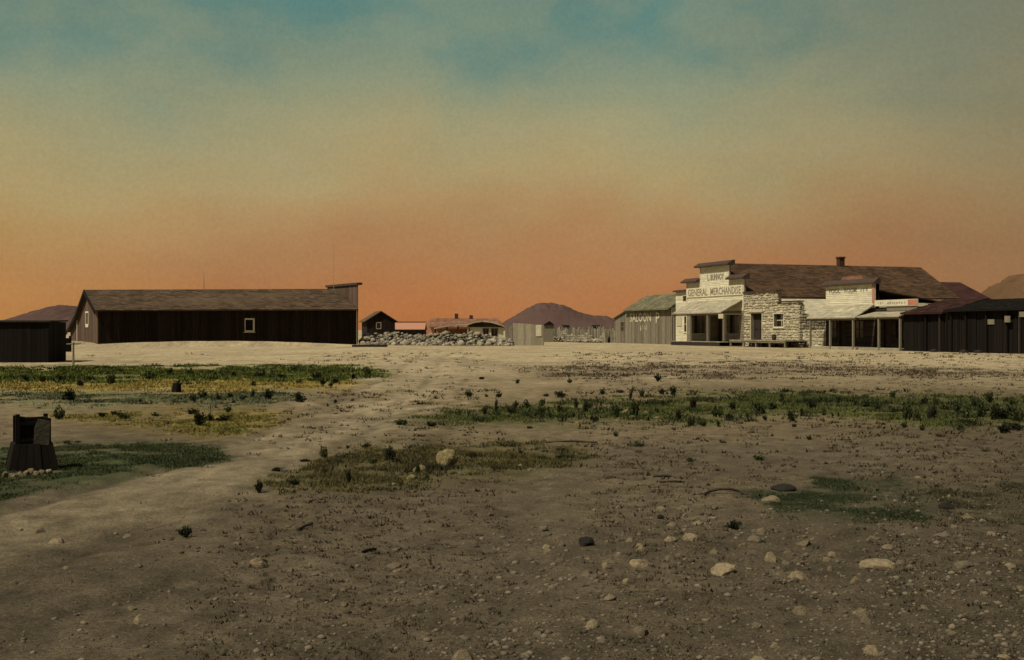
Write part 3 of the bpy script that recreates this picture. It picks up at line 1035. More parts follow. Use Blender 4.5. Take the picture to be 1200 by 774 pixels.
# --- saloon
off = (S(762), 2.6, 0)
saloon = FR.root('saloon', off, 'weathered grey plank saloon with mossy shingle roof and white lettering', 'saloon')
s0_, s1_ = S(735.5), sLL - .35
ez = 3.9
hl = (S(727.5), S(730.5), 1.4, 2.4)
vboards(MB(off), s0_, s1_, -.2, ez, .02, .22).build('wall_boards', M_grey, saloon, 'stuff')
MB(off).extrude_x([(.06, -.2), (5.15, -.2), (5.15, ez - .05), (2.6, 5.25), (.06, ez - .1)], s0_ + .03, s1_ - .02).build('inner_wall', M_grey, saloon)
rA, rB, rC, rD = (s0_ - .3, -.45, ez - .17), (s1_, -.45, ez - .17), (s1_, 2.6, 5.45), (s0_ - .3, 2.6, 5.45)
rr = MB(off).slab(rA, rB, rC, rD, .10).slab(rD, rC, (s1_, 5.5, ez - .1), (s0_ - .3, 5.5, ez - .1), .10).build('roof', M_greenroof, saloon)
shingles(MB(off), rA, rB, rC, rD, .28, .45, .03).build('shingles', M_greenroof, rr, 'stuff')
lettering('SALOON', S(738.5), S(763), Zt(377.5, S(750)), .98, -.0, off, M_lwhite, saloon)
lettering('P', S(768.5), S(773), Zt(379, S(770)), 1.15, -.0, off, M_lwhite, saloon)
smudges(S(750), S(760), Zt(388, S(755)), .8, -.0, off, M_lwhite, saloon, 5)
smudges(S(746), S(757), Zt(384, S(755)), .5, -.0, off, M_letter, saloon, 4)
# lean-to at its far end
l0, l1 = S(720), s0_ - .02
top = lambda s: 2.85 + (3.75 - 2.85) * (s - l0) / (l1 - l0)
vboards(MB(off), l0, l1, -.2, 9, .06, .22, [hl], top=top).build('lean_to_boards', M_grey, saloon, 'stuff')
MB(off).slab((l0 - .2, -.15, top(l0) + .0), (l1, -.15, top(l1) + .05), (l1, 4.6, top(l1) + .05), (l0 - .2, 4.6, top(l0)), .08).build('lean_to_roof', M_greenroof, saloon)
MB(off).box(l0 + .05, l1 - .05, .3, 4.4, -.2, 2.7).build('lean_to_wall', M_black, saloon)
window(off, *hl, .06, saloon, M_grey, (0, 1), .07, .07, sill=False)

# --- ruined stone house
off = (4.6, 2.0, 0)
stone = FR.root('stone_house', off, 'buff rubble stone house with stepped parapet and dark doorway', 'house')
sX = S(936)
sSt = S(911)
zA, zB = Zt(342.5, 2.8), Zt(354, S(925))
dS = (S(880), S(893), .55, Zt(367.5, S(886)))
wS = (S(907), S(918), Zt(383, S(912)), Zt(368, S(912)))


def stones(mb, x0, x1, z0, topf, holes, place, hmin=.18, hmax=.30, wmin=.22, wmax=.55, ragged=.0):
    z = z0
    while True:
        hgt = random.uniform(hmin, hmax)
        x = x0; any_ = False
        while x < x1 - .05:
            xe = min(x + random.uniform(wmin, wmax), x1)
            if x1 - xe < .15: xe = x1
            tp = topf((x + xe) / 2) + (random.uniform(-ragged, 0) if ragged else 0)
            if z + hgt * .4 <= tp:
                any_ = True
                dzj = random.uniform(-.05, .05)
                zt_ = min(z + hgt + dzj, tp + .1)
                cuts = [(h[0], h[1]) for h in holes if h[2] < zt_ - .05 and h[3] > z + .05]
                for a, b in cut_spans(x, xe, cuts):
                    g_ = random.uniform(.012, .035)
                    pr = random.uniform(.02, .08)
                    A = (a + g_, b - g_, z + g_ + (dzj if dzj < 0 else dzj * .5), zt_ - g_)
                    if A[1] - A[0] < .03 or A[3] - A[2] < .03: continue
                    j = lambda: random.uniform(-.02, .02)
                    c_ = .035
                    bk_ = [(A[0], A[2]), (A[1], A[2]), (A[1], A[3]), (A[0], A[3])]
                    fr = [(A[0] + c_ + j(), A[2] + c_ + j()), (A[1] - c_ + j(), A[2] + c_ + j()), (A[1] - c_ + j(), A[3] - c_ + j()), (A[0] + c_ + j(), A[3] - c_ + j())]
                    vs = [place(p, q, .02) for p, q in bk_] + [place(p, q, -pr + random.uniform(-.01, .01)) for p, q in fr]
                    mb.add(vs, [(4, 5, 6, 7), (0, 1, 5, 4), (1, 2, 6, 5), (2, 3, 7, 6), (3, 0, 4, 7)])
            x = xe
        z += hgt
        if not any_ and z > topf((x0 + x1) / 2) + .5: break
        if z > 12: break
    return mb


front_top = lambda s: zA if s < sSt else zB
stones(MB(off), .02, sX, -.2, front_top, [dS, wS], lambda p, q, d: (p, d, q)).build('front_stones', M_stone, stone, 'stuff')
core = MB(off)
for z_0, z_1, cuts in ((-.2, dS[2], []), (dS[2], wS[2], [dS[:2]]), (wS[2], max(dS[3], wS[3]), [dS[:2], wS[:2]]), (max(dS[3], wS[3]), zB - .08, [])):
    for a, b in cut_spans(.03, sX - .02, cuts): core.box(a, b, .012, .45, z_0, z_1)
core.box(.03, sSt - .05, .012, .45, zB - .08, zA - .08)
core.build('front_wall', M_mortar, stone)
side_top = lambda t: zB - .1 if t < .5 else 2.62
stones(MB(off), .0, 9.5, -.2, side_top, [], lambda p, q, d: (sX - d - .0, p, q), ragged=.15).build('side_stones', M_stone, stone, 'stuff')
sc_ = MB(off)
for t0, t1 in ((.46, .5), (.5, 9.5)):
    sc_.box(sX - .45, sX - .012, t0, t1 - .002, -.2, side_top((t0 + t1) / 2) - .12)
sc_.build('side_wall', M_mortar, stone)
sA, sB_, sC, sD = (sX + .12, .48, 2.72), (sX + .12, 9.8, 2.72), (.06, 9.8, 4.45), (.06, .48, 4.45)
sro = MB(off).slab(sA, sB_, sC, sD, .08).build('roof', M_leanroof, stone)
shingles(MB(off), sA, sB_, sC, sD, .3, .5, .02).build('shingles', M_leanroof, sro, 'stuff')
cp = MB(off)
cp.box(-.05, sSt + .08, -.16, .48, zA - .02, zA + .09); cp.box(sSt + .083, sX + .1, -.16, .48, zB - .02, zB + .09)
cp.build('coping', M_cornice, stone)
do = door(off, *dS, .0, stone, M_trim, M_dkwood, .38, 2, .08)
wo = window(off, *wS, .0, stone, M_trim, (1, 1), .09, .36)
hd = MB(off)
hd.box(dS[0] - .25, dS[1] + .25, -.13, .0, dS[3] + .103, dS[3] + .38)
hd.build('lintel', M_stone, stone)
# raised plank platform in front
off = (S(890, -2), -1.4, 0)
plat = FR.root('plank_platform', off, 'raised plank platform on short posts before the stone house', 'platform')
pa, pb = S(852, -2.2) + .6, S(921, -2.2)
ptop = .62
mb = MB(off); x = pa
while x < pb:
    xe = min(x + .26, pb); mb.box(x + .006, xe - .006, -2.3, -.14, ptop - .08, ptop - random.uniform(0, .015)); x = xe
mb.build('deck_planks', M_plat, plat, 'stuff')
MB(off).box(pa, pb, -2.26, -2.16, ptop - .22, ptop - .082).build('front_beam', M_grey, plat)
MB(off).box(pa, pb, -.3, -.16, ptop - .22, ptop - .082).build('back_beam', M_dkwood, plat)
for px in (853, 872, 886, 902, 920):
    s_ = min(max(S(px, -2.2), pa + .08), pb - .08)
    MB(off).box(s_ - .07, s_ + .07, -2.25, -2.12, -.2, ptop - .222).build('post', M_post, plat)
    MB(off).box(s_ - .07, s_ + .07, -.29, -.17, -.2, ptop - .222).build('post', M_dkwood, plat)
# keg standing on it
s_ = S(907, -.6)
kg = FR.root('small_keg', (s_, -.6, ptop), 'small dark keg standing on the plank platform', 'keg')
KZ = [(0, .15), (.1, .18), (.25, .2), (.4, .18), (.5, .15)]
kb = MB()
for (za, ra), (zb, rb) in zip(KZ, KZ[1:]): kb.tube((0, 0, za), (0, 0, zb), ra, rb, 12)
kb.build('staves', M_dkwood, kg)
for za in (.08, .36): MB().tube((0, 0, za), (0, 0, za + .05), .185, .192, 14).build('hoop', M_iron, kg)

# low stone wall joining the next building
w0, w1 = sX + .5, S(968) - .02
off = ((w0 + w1) / 2, .3, 0)
lw = FR.root('stone_wall', off, 'low buff stone wall under the left bay of the porch', 'wall')
stones(MB(off), w0, w1, -.2, lambda s: 1.55, [], lambda p, q, d: (p, .1 + d, q), ragged=.12).build('wall_stones', M_stone, lw, 'stuff')
MB(off).box(w0 + .02, w1 - .02, .112, .5, -.2, 1.42).build('wall_core', M_mortar, lw)


# --- porch saloon with flat cornice
def porch_store(name, label, cat, x0, x1, zt, aw, mats, holes, front, depth=7.0, posts=(), aw_x=None):
    """front: 'h' boards; aw = (t, eave z, wall z)"""
    off = ((x0 + x1) / 2, depth / 2, 0)
    r = FR.root(name, off, label, cat)
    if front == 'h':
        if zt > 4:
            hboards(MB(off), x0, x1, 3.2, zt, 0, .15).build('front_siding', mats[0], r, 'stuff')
        hboards(MB(off), x0, x1, -.15, min(zt, 3.2), 0, .15, holes).build('shade_toned_lower_siding', M_dkwood, r, 'stuff')  # shade under the awning is put into the dark board colour
    else:
        vboards(MB(off), x0, x1, -.15, zt, 0, .2, holes).build('front_boards', mats[0], r, 'stuff')
    MB(off).box(x0 + .03, x1 - .03, .30, .40, -.15, zt - .03).build('inner_wall', M_black, r)
    ax0, ax1 = aw_x or (x0, x1)
    t, ze, zw = aw
    A, B, C, D = (ax0, t, ze), (ax1, t, ze), (ax1, -.04, zw), (ax0, -.04, zw)
    ao = MB(off).slab(A, B, C, D, .06).build('awning', mats[1], r)
    shingles(MB(off), A, B, C, D, .28, .5, .022).build('shingles', mats[1], ao, 'stuff')
    MB(off).box(ax0 + .05, ax1 - .05, t + .1, t + .22, ze - .2, ze - .065).build('beam', M_post, ao)
    for px in posts:
        s_ = S(px, t + .16)
        MB(off).box(s_ - .07, s_ + .07, t + .09, t + .23, -.15, ze - .202).build('post', M_post, r)
    return r, off


p0_, p1_ = S(968), S(1025.6)
zp = Zt(332, p0_)
dP = (S(984), S(991), .2, 2.3); wP = (S(972), S(980), .9, 2.2); wP2 = (S(1000), S(1012), .9, 2.2)
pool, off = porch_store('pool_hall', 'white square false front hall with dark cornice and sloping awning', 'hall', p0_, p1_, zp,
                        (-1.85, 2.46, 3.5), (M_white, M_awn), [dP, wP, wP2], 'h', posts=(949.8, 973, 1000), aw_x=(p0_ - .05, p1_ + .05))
cornice(pool, off, p0_ - .3, p1_ + .25, zp - .14, d=.26)
MB(off).extrude_y([(S(984), zp + .1), (S(1008), zp + .1), (S(1006), zp + .42), (S(986), zp + .42)], .12, .3).build('cornice_crest', M_rust, pool)
zl = Zt(343.2, S(990))
lettering('POOL', S(972), S(985), zl, .36, -.03, off, M_letter, pool)
lettering('ROOM', S(990), S(1004), zl, .36, -.03, off, M_letter, pool)
smudges(S(1008), S(1018), zl, .36, -.03, off, M_letter, pool, 3)
MB(off).box(p1_ - .32, p1_ - .03, -.06, -.03, 3.6, zp - .1).build('corner_board', M_pink, pool)
door(off, *dP, 0, pool, M_dkwood, M_dkwood, .18, 1, .08)
window(off, *wP, 0, pool, M_dkwood, (1, 1), .08, .12)
window(off, *wP2, 0, pool, M_dkwood, (1, 1), .08, .12)
MB(off).box(p0_ + .02, p1_ - .02, .42, 6.6, -.1, 3.6).build('rear_wall', M_sidewall, pool)
MB(off).slab((p0_ - .1, .33, 4.6), (p1_ + .05, .33, 4.6), (p1_ + .05, 7, 3.6), (p0_ - .1, 7, 3.6), .08).build('roof', M_hallroof, pool)
MB(off).box(p0_ + .1, p1_ - .1, -1.7, -.04, -.1, .18).build('boardwalk', M_plat, pool)

# --- store with the long sign board
q0, q1 = p1_ + .12, S(1076.5)
dQ = (S(1036), S(1044), .2, 2.3); wQ = (S(1050), S(1062), .9, 2.2)
shop, off = porch_store('sign_board_shop', 'dark low shop under a pale sign board with red right end', 'shop', q0, q1, 3.25,
                        (-1.8, 2.5, 2.88), (M_dkwood, M_awn), [dQ, wQ], 'h', posts=(1030, 1055), aw_x=(q0 + .05, q1 + .1))
za, zb = Zt(360, q0), Zt(352.3, q0)
sgn = MB(off).box(q0 + .02, q1 + .05, -.16, -.06, za + .05, zb).build('sign_board', M_trim, shop)
rx = q0 + (q1 - q0) * .80
MB(off).box(rx, q1 + .03, -.172, -.162, za + .08, zb - .03).build('red_panel', M_redpaint, sgn)
smudges(q0 + .4, rx - .2, za + .15, zb - za - .25, -.16, off, M_letter, sgn, 12)
MB(off).box(S(1040), q1 - .1, -.055, -.028, 2.93, za).build('transom_boards', M_grey, shop)
door(off, *dQ, 0, shop, M_dkwood, M_dkwood, .18, 1, .08)
window(off, *wQ, 0, shop, M_dkwood, (1, 1), .08, .12)
MB(off).slab((q0, .42, 3.2), (q1, .42, 3.2), (q1, 7, 2.7), (q0, 7, 2.7), .08).build('roof', M_redroof, shop)
MB(off).box(q0 + .05, q1 - .05, .44, 6.8, -.1, 2.6).build('rear_wall', M_dkwood, shop)
br = MB(off)
br.box(q1 - .12, q1 - .001, -.16, -.03, -.1, 2.8)
br.hexa([(q1 - .75, -.15, .05), (q1 - .63, -.15, .05), (q1 - .63, -.05, .05), (q1 - .75, -.05, .05)],
        [(q1 - .24, -.15, 2.3), (q1 - .13, -.15, 2.3), (q1 - .13, -.05, 2.3), (q1 - .24, -.05, 2.3)])
br.build('brace', M_post, shop)
MB(off).box(q0 + .1, q1 - .1, -1.65, -.04, -.1, .16).build('boardwalk', M_plat, shop)


# --- two low dark stores with porch roofs
def low_store(name, label, x0, x1, ze, zr, roofm, posts, tp=-1.7):
    off = ((x0 + x1) / 2, 2.5, 0)
    r = FR.root(name, off, label, 'store')
    vboards(MB(off), x0, x1, -.15, ze - .05, tp + .40, .24, [], jit=.06, gap=.02).build('front_boards', M_black, r, 'stuff')  # closed front painted black in place of the deep porch shadow
    MB(off).extrude_x([(tp + .46, -.15), (5.5, -.15), (5.5, ze + .1), (2.2, zr - .15), (tp + .46, ze - .02)], x0 + .02, x1 - .02).build('inner_wall', M_dkwood, r)
    A, B, C, D = (x0 + .03, tp, ze - .02), (x1 - .03, tp, ze - .02), (x1 - .03, 2.2, zr), (x0 + .03, 2.2, zr)
    ro = MB(off).slab(A, B, C, D, .09).slab(D, C, (x1 - .03, 5.7, ze + .2), (x0 + .03, 5.7, ze + .2), .09).build('roof', roofm, r)
    shingles(MB(off), A, B, C, D, .3, .45, .035, .03).build('shingles', roofm, ro, 'stuff')
    for px in posts:
        s_ = S(px, tp + .2)
        MB(off).box(s_ - .06, s_ + .06, tp + .20, tp + .32, -.15, ze - .1).build('post', M_black if px not in (1100.5, 1194) else M_dkwood, r)
    return r, off


b0, b1_ = q1 + .10, S(1128)
st6, off = low_store('red_roof_store', 'low dark plank store with sagging dull red porch roof', b0, b1_, 2.72, 3.72, M_redroof, (1084, 1100.5, 1114))
st7, off = low_store('dark_corner_store', 'low black store with pale notice board beside the red roofed store', b1_ + .1, b1_ + 8.5, 2.85, 3.62, M_black, (1131, 1155, 1179, 1194))
s_ = S(1161, -1.3)
MB(off).box(S(1156.5, -1.3), S(1166.5, -1.3), -1.40, -1.37, Zt(380.5, s_, -1.3), Zt(374.5, s_, -1.3)).build('notice_board', M_grey, st7)
s_ = S(1182, -1.55)
MB(off).box(s_ - .3, s_ + .2, -1.62, -1.58, Zt(378, s_, -1.5), Zt(370.5, s_, -1.5)).build('notice', M_grey, st7)
MB(off).box(S(1195, -1.9), S(1195, -1.9) + .9, -1.95, -1.9, Zt(372, 36, -1.9), Zt(366, 36, -1.9)).build('sign_plate', M_grey, st7)
# low stepping blocks along the dark fronts
for px in (1095, 1130, 1147):
    s_ = S(px, -1.9)
    e = FR.pt(s_, -1.95)
    b_ = MB().box(-.28, .28, -.13, .13, -.05, .16).add([(-.28, -.13, .161), (.28, -.13, .161), (.2, .1, .2), (-.2, .1, .2)], [(0, 1, 2, 3)]).build('timber_block', M_dkwood)
    b_.location = (e[0], e[1], hz(e[0], e[1])); b_.rotation_euler = (0, 0, FR.rz + random.uniform(-.2, .2))
    tag(b_, 'dark timber block lying before the low dark stores', 'block', 'timber blocks before the dark stores')

# --- plank fence closing the far end of the street
f0, f1 = S(637.5), l0 - .05
off = ((f0 + f1) / 2, 0, 0)
fence = FR.root('plank_fence', off, 'grey upright plank fence running on from the saloon', 'fence')
vboards(MB(off), f0, f1, -.2, 9, 0, .26, top=lambda s: 1.75 + .5 * float(vnoise(np.array([s * .9]), np.array([.5]), 9)[0]), ragged=.5, gap=.04, jit=.06).build('fence_planks', M_fence, fence, 'stuff')
for zc in (.5, 1.5): MB(off).box(f0, f1, .05, .11, zc, zc + .12).build('rail', M_grey, fence)
x = f0
while x < f1:
    MB(off).box(x, x + .14, .112, .25, -.2, 2.1 + random.uniform(-.1, .15)).build('post', M_grey, fence); x += 3.2

# small shed roof and stacked timber showing over the fence
for px, py, wpx, hpx, Y in ((643, 376.5, 13, 4.5, 150), (663, 381, 9, 3, 160), (699, 381, 10, 4, 155)):
    sc2 = Y / FPX
    X0 = (px - CX) * sc2; zt_ = EYE + (CY - py) * sc2; w = wpx * sc2
    e = bpy.data.objects.new('back_yard_shed', None); e.location = (X0, Y, 0); col.objects.link(e)
    tag(e, {643: 'small shed with pointed black roof behind the plank fence', 663: 'tiny flat topped black shed behind the plank fence', 699: 'low dark lean-to shed behind the fence near the saloon'}[px], 'shed')
    MB().box(-w / 2 + .1, w / 2 - .1, -.6, .6, -.2, zt_ - hpx * sc2).build('wall', M_grey, e)
    rb_ = MB()
    if px == 643:
        rb_.extrude_y([(-w / 2, zt_ - hpx * sc2), (w / 2, zt_ - hpx * sc2), (.1, zt_)], -.8, .8)
    else:
        rb_.slab((-w / 2, -.8, zt_ - hpx * sc2 * .6), (w / 2, -.8, zt_ - hpx * sc2 * .6), (w / 2, .8, zt_), (-w / 2, .8, zt_), hpx * sc2 * .35)
    rb_.build('roof', M_black, e)


# ------------------------------------------------------------------ small buildings behind the rubble
def empty(name, x, y, rz, label, cat):
    e = bpy.data.objects.new(name, None); e.location = (x, y, 0); e.rotation_euler = (0, 0, rz); col.objects.link(e)
    tag(e, label, cat); return e


# pale plank yard wall
Y = 116.5
sc2 = Y / FPX
x0 = (592 - CX) * sc2; x1 = (637 - CX) * sc2
yw = empty('yard_wall', (x0 + x1) / 2, Y, 0.0, 'pale plank yard wall with a boarded gate beside the rubble', 'wall')
hw = (x1 - x0) / 2
ztp = lambda s: EYE + (CY - (377.6 + (s + hw) / (2 * hw) * 3.4)) * sc2
vboards(MB(), -hw + .75, hw, -.2, 9, 0, .24, top=ztp, ragged=.06).build('wall_planks', M_pale, yw, 'stuff')
MB().box(hw - .75, hw - .2, -.06, -.02, .9, 2.0).build('patch_board', M_trim, yw)
vboards(MB(), -hw, -hw + .72, -.1, 1.9, .04, .2).build('gate', M_grey, yw, 'stuff')
MB().box(-hw, hw, .05, .12, 1.2, 1.32).build('rail', M_grey, yw)
for s in (-hw + .7, 0, hw - .1): MB().box(s, s + .13, .125, .25, -.2, 1.9).build('post', M_grey, yw)

# low house with rust roof
Y = 185.0
sc2 = Y / FPX
xc = (541 - CX) * sc2
hs = empty('low_house', xc, Y, 0.0, 'low house with rust brown roof and pink gable behind the rubble', 'house')
hw = 50 * sc2
zr = EYE + (CY - 373) * sc2; ze = EYE + (CY - 382.5) * sc2
MB().box(-hw + .6, hw - .3, 0, 5, -.2, ze).build('wall', M_pink, hs)
A, B, C, D = (-hw + 1.6, -.5, ze - .1), (hw + .1, -.5, ze - .1), (hw - 1.1, 2.6, zr), (-hw + 1.6, 2.6, zr)
hro = MB().slab(A, B, C, D, .1).slab(D, C, (hw + .1, 5.4, ze), (-hw + 1.6, 5.4, ze), .1).build('roof', M_rust, hs)
shingles(MB(), A, B, C, D, .3, .5, .03).build('shingles', M_rust, hro, 'stuff')
MB().add([(-hw + 1.58, -.4, -.2), (-hw + 1.58, 2.6, zr - .05), (-hw - .1, -.4, ze - .9), (-hw - .1, -.4, -.2), (-hw + .2, 2.6, -.2)],
         [(0, 1, 2, 3), (3, 2, 1, 4)]).build('gable', M_pink, hs)
for px, hpx, wpx in ((534, 5.5, 4), (551.5, 3.5, 4)):
    xx = (px - 541) * sc2
    MB().box(xx - wpx * sc2 / 2, xx + wpx * sc2 / 2, 2.3, 2.9, zr - .3, zr + hpx * sc2).build('chimney', M_brick, hro)

# pink roofed long shed behind
Y = 172.0; sc2 = Y / FPX
xc = (479 - CX) * sc2; hw = 19 * sc2
ps = empty('pink_roof_shed', xc, Y, 0, 'long low shed with pink roof between small barn and house', 'shed')
zr = EYE + (CY - 378) * sc2; ze = EYE + (CY - 386) * sc2
MB().box(-hw + .1, hw - .1, .2, 4, -.2, ze + .05).build('wall', M_dkwood, ps)
A, B, C, D = (-hw, -.2, ze), (hw, -.2, ze), (hw, 2.2, zr), (-hw, 2.2, zr)
po = MB().slab(A, B, C, D, .08).slab(D, C, (hw, 4.4, ze), (-hw, 4.4, ze), .08).build('roof', M_pink, ps)
MB().box(-hw, hw, 2.1, 2.3, zr + .003, zr + .12).build('ridge_board', M_cornice, po)

# small gabled barn
Y = 150.0; sc2 = Y / FPX
xc = (446.5 - CX) * sc2
sb_ = empty('small_barn', xc, Y, math.radians(14), 'small dark gabled barn behind the long barn', 'barn')
hw = 17.5 * sc2
zr = EYE + (CY - 364.5) * sc2; ze = EYE + (CY - 375.5) * sc2
tpf = lambda s: ze + (zr - ze) * (1 - abs(s) / hw) - .05
wn_ = (-.55, -.05, 1.7, 2.4)
vboards(MB(), -hw + .1, hw - .1, -.2, 9, 0, .22, [wn_], top=tpf).build('gable_boards', M_barn, sb_, 'stuff')
MB().extrude_y([(-hw + .12, -.2), (hw - .12, -.2), (hw - .12, ze - .1), (0, zr - .2), (-hw + .12, ze - .1)], .12, 5.5).build('inner_wall', M_barn, sb_)
window((0, 0, 0), *wn_, 0, sb_, M_pale, (0, 0), .08, .08, sill=False)
sr = MB()
ov = .25; dz = (zr - ze) / hw * ov
sr.slab((-hw - ov, -.25, ze - dz), (0, -.25, zr), (0, 5.7, zr), (-hw - ov, 5.7, ze - dz), .09)
sr.slab((0, -.25, zr), (hw + ov, -.25, ze - dz), (hw + ov, 5.7, ze - dz), (0, 5.7, zr), .09)
sr.build('roof', M_broof, sb_)

# open front wagon shed with a bowed pale roof and a plastered room
Y = 132.0; sc2 = Y / FPX
ws = empty('bowed_roof_shed', (549 - CX) * sc2, Y, 0, 'open shed with bowed pale roof and cream plastered room at right', 'shed')
bx = lambda px: (px - 549) * sc2
bz = lambda py: EYE + (CY - py) * sc2
arc1 = [(509, 384.5), (522, 382), (535, 380.3), (549, 379.8)]
arc2 = [(549, 379.8), (556, 377.2), (566, 376), (577, 377.3), (586, 380), (592, 383)]
for nm, arc, m_, th in (('roof', arc1, M_pale, .14), ('roof', arc2, M_pale, .14)):
    rb_ = MB()
    for (pa_, ya), (pb_, yb) in zip(arc, arc[1:]):
        rb_.slab((bx(pa_), -.8, bz(ya)), (bx(pb_), -.8, bz(yb)), (bx(pb_), 3, bz(yb)), (bx(pa_), 3, bz(ya)), th)
    rb_.build(nm, m_, ws)
fa = MB()
for (pa_, ya), (pb_, yb) in zip(arc2, arc2[1:]):
    lo = lambda p: bz(383.6)
    fa.hexa([(bx(pa_), -.5, lo(pa_)), (bx(pb_), -.5, lo(pb_)), (bx(pb_), -.45, lo(pb_)), (bx(pa_), -.45, lo(pa_))],
            [(bx(pa_), -.5, bz(ya) - .16), (bx(pb_), -.5, bz(yb) - .16), (bx(pb_), -.45, bz(yb) - .16), (bx(pa_), -.45, bz(ya) - .16)])
fa.build('fascia', M_dkwood, ws)
h1 = (bx(566.5), bx(572.5), bz(394), bz(385.5)); h2 = (bx(576), bx(583), bz(394), bz(385.5))
wl = MB()
for a, b in cut_spans(bx(551), bx(590), [h1[:2], h2[:2]]): wl.box(a, b, -.3, 0, h1[2], h1[3])
wl.box(bx(551), bx(590), -.3, 0, -.2, h1[2]); wl.box(bx(551), bx(590), -.3, 0, h1[3], bz(383.7))
wl.build('plaster_wall', M_adobe, ws)
window((0, 0, 0), *h1, -.3, ws, M_grey, (1, 0), .06, .2, sill=False)
window((0, 0, 0), *h2, -.3, ws, M_grey, (1, 0), .06, .2, sill=False)
MB().box(bx(510), bx(550), 2.6, 2.75, -.2, bz(386)).build('back_wall', M_pink, ws)
for px in (510.5, 524, 537, 548.5):
    MB().box(bx(px) - .07, bx(px) + .07, -.6, -.46, -.2, np.interp(px, [a for a, b in arc1], [bz(b) for a, b in arc1]) - .16).build('post', M_pale if px > 540 else M_dkwood, ws)


# ------------------------------------------------------------------ rocks
def icosphere(sub):
    import bmesh
    bm = bmesh.new()
    bmesh.ops.create_icosphere(bm, subdivisions=sub, radius=1.0)
    v = np.array([p.co[:] for p in bm.verts]); f = np.array([[q.index for q in p.verts] for p in bm.faces])
    bm.free()
    return v, f


ICO1, ICO2, ICO3 = icosphere(1), icosphere(2), icosphere(3)


def rock_shape(seed, base=ICO3, cuts=9, noise=.10):
    r = np.random.default_rng(seed)
    v = base[0].copy()
    for _ in range(cuts):                                   # chop planar facets
        n = r.normal(size=3); n /= np.linalg.norm(n)
        d = r.uniform(.55, .85)
        s = v @ n
        v = v - np.outer(np.maximum(s - d, 0) * .96, n)
    q = v * 2.2 + seed
    dn = np.sin(q[:, 0] * 2.3 + q[:, 1]) * np.sin(q[:, 1] * 2.9 + q[:, 2]) * np.sin(q[:, 2] * 2.1 + q[:, 0])
    v = v * (1 + noise * dn)[:, None] + r.normal(scale=.012, size=v.shape)
    return v, base[1]


def mesh_np(name, v, f, smooth=False):
    me = bpy.data.meshes.new(name)
    me.from_pydata(v.tolist(), [], f.tolist())
    if smooth:
        for p in me.polygons: p.use_smooth = True
    me.update()
    return me


ROCK_ME = {}


def rock_mesh(i, mat):
    k_ = (i, mat.name)
    if k_ not in ROCK_ME:
        v, f = rock_shape(100 + i)
        me = mesh_np('rock', v, f)
        me.materials.append(mat)
        ROCK_ME[k_] = me
    return ROCK_ME[k_]


def put_rock(px, py, w, h, mat, label, group=None, i=None, name='rock', sink=.48, depth=1.0, rz=None):
    """py is where the rock's foot shows"""
    x, y = gp(px, py + h * .5)
    sc3 = y / FPX
    W, Hh = w * sc3 / 2, h * sc3
    y += W * .5
    i = random.randrange(10) if i is None else i
    o = bpy.data.objects.new(name, rock_mesh(i, mat))
    col.objects.link(o)
    o.scale = (W * 1.12, W * depth * random.uniform(.8, 1.1), max(Hh * .75, W * .3))
    o.location = (x, y, hz(x, y) + o.scale[2] * (1 - 2 * sink) * .62)
    o.rotation_euler = (random.uniform(-.15, .15), random.uniform(-.15, .15), random.uniform(0, 6.28) if rz is None else rz)
    if rz is None: o.scale[1] = o.scale[0] = W * 1.05
    tag(o, label, 'rock', group)
    return o


put_rock(523, 538, 24, 20, M_rocky, 'largest boulder, yellow buff with dark shaded side, in scrubby grass', i=3, name='boulder', sink=.12, rz=.4)
put_rock(491, 547, 19, 11, M_rocky, 'low slab of yellowish rock beside the largest boulder', i=5, name='slab_rock', rz=.2)
put_rock(481, 558, 15, 8, M_rocky, 'small bright yellowish rock in front of the low slab', i=6)
put_rock(676, 499, 9, 9, M_rocky, 'lone upright pale yellow rock below the green strip', i=1, sink=.1)
put_rock(287, 508, 11, 5, M_rocky, 'flat pale rock on the yellow grass beside the track', i=2)
for a in ((733, 480, 7, 7), (757, 482, 8, 6), (741, 488, 8, 5), (771, 489, 12, 3), (725, 492, 8, 4)):
    put_rock(*a, M_rocky, 'small pale rock among the sagebrush of the long right strip', 'pale rocks in the right strip')
put_rock(1035, 664, 46, 15, M_rock, 'widest flat pale rock in the stony ground', i=4, name='slab_rock', rz=.1, depth=.8)
put_rock(850, 669, 32, 17, M_rock, 'broad rounded tan rock in the stony ground', i=7, rz=.3)
put_rock(303, 661, 23, 17, M_rock, 'lone square orange tan rock on bare dark soil', i=8, rz=0)
put_rock(905, 588, 24, 9, M_rock, 'flat tan rock at the edge of the dark green moss', i=9, rz=.1)
put_rock(66, 632, 20, 8, M_rock, 'flat tan rock lying on the bare track', i=2, rz=.1)
GL = 'pale tan rock scattered in the dark stony soil'
GG = 'scattered field rocks'
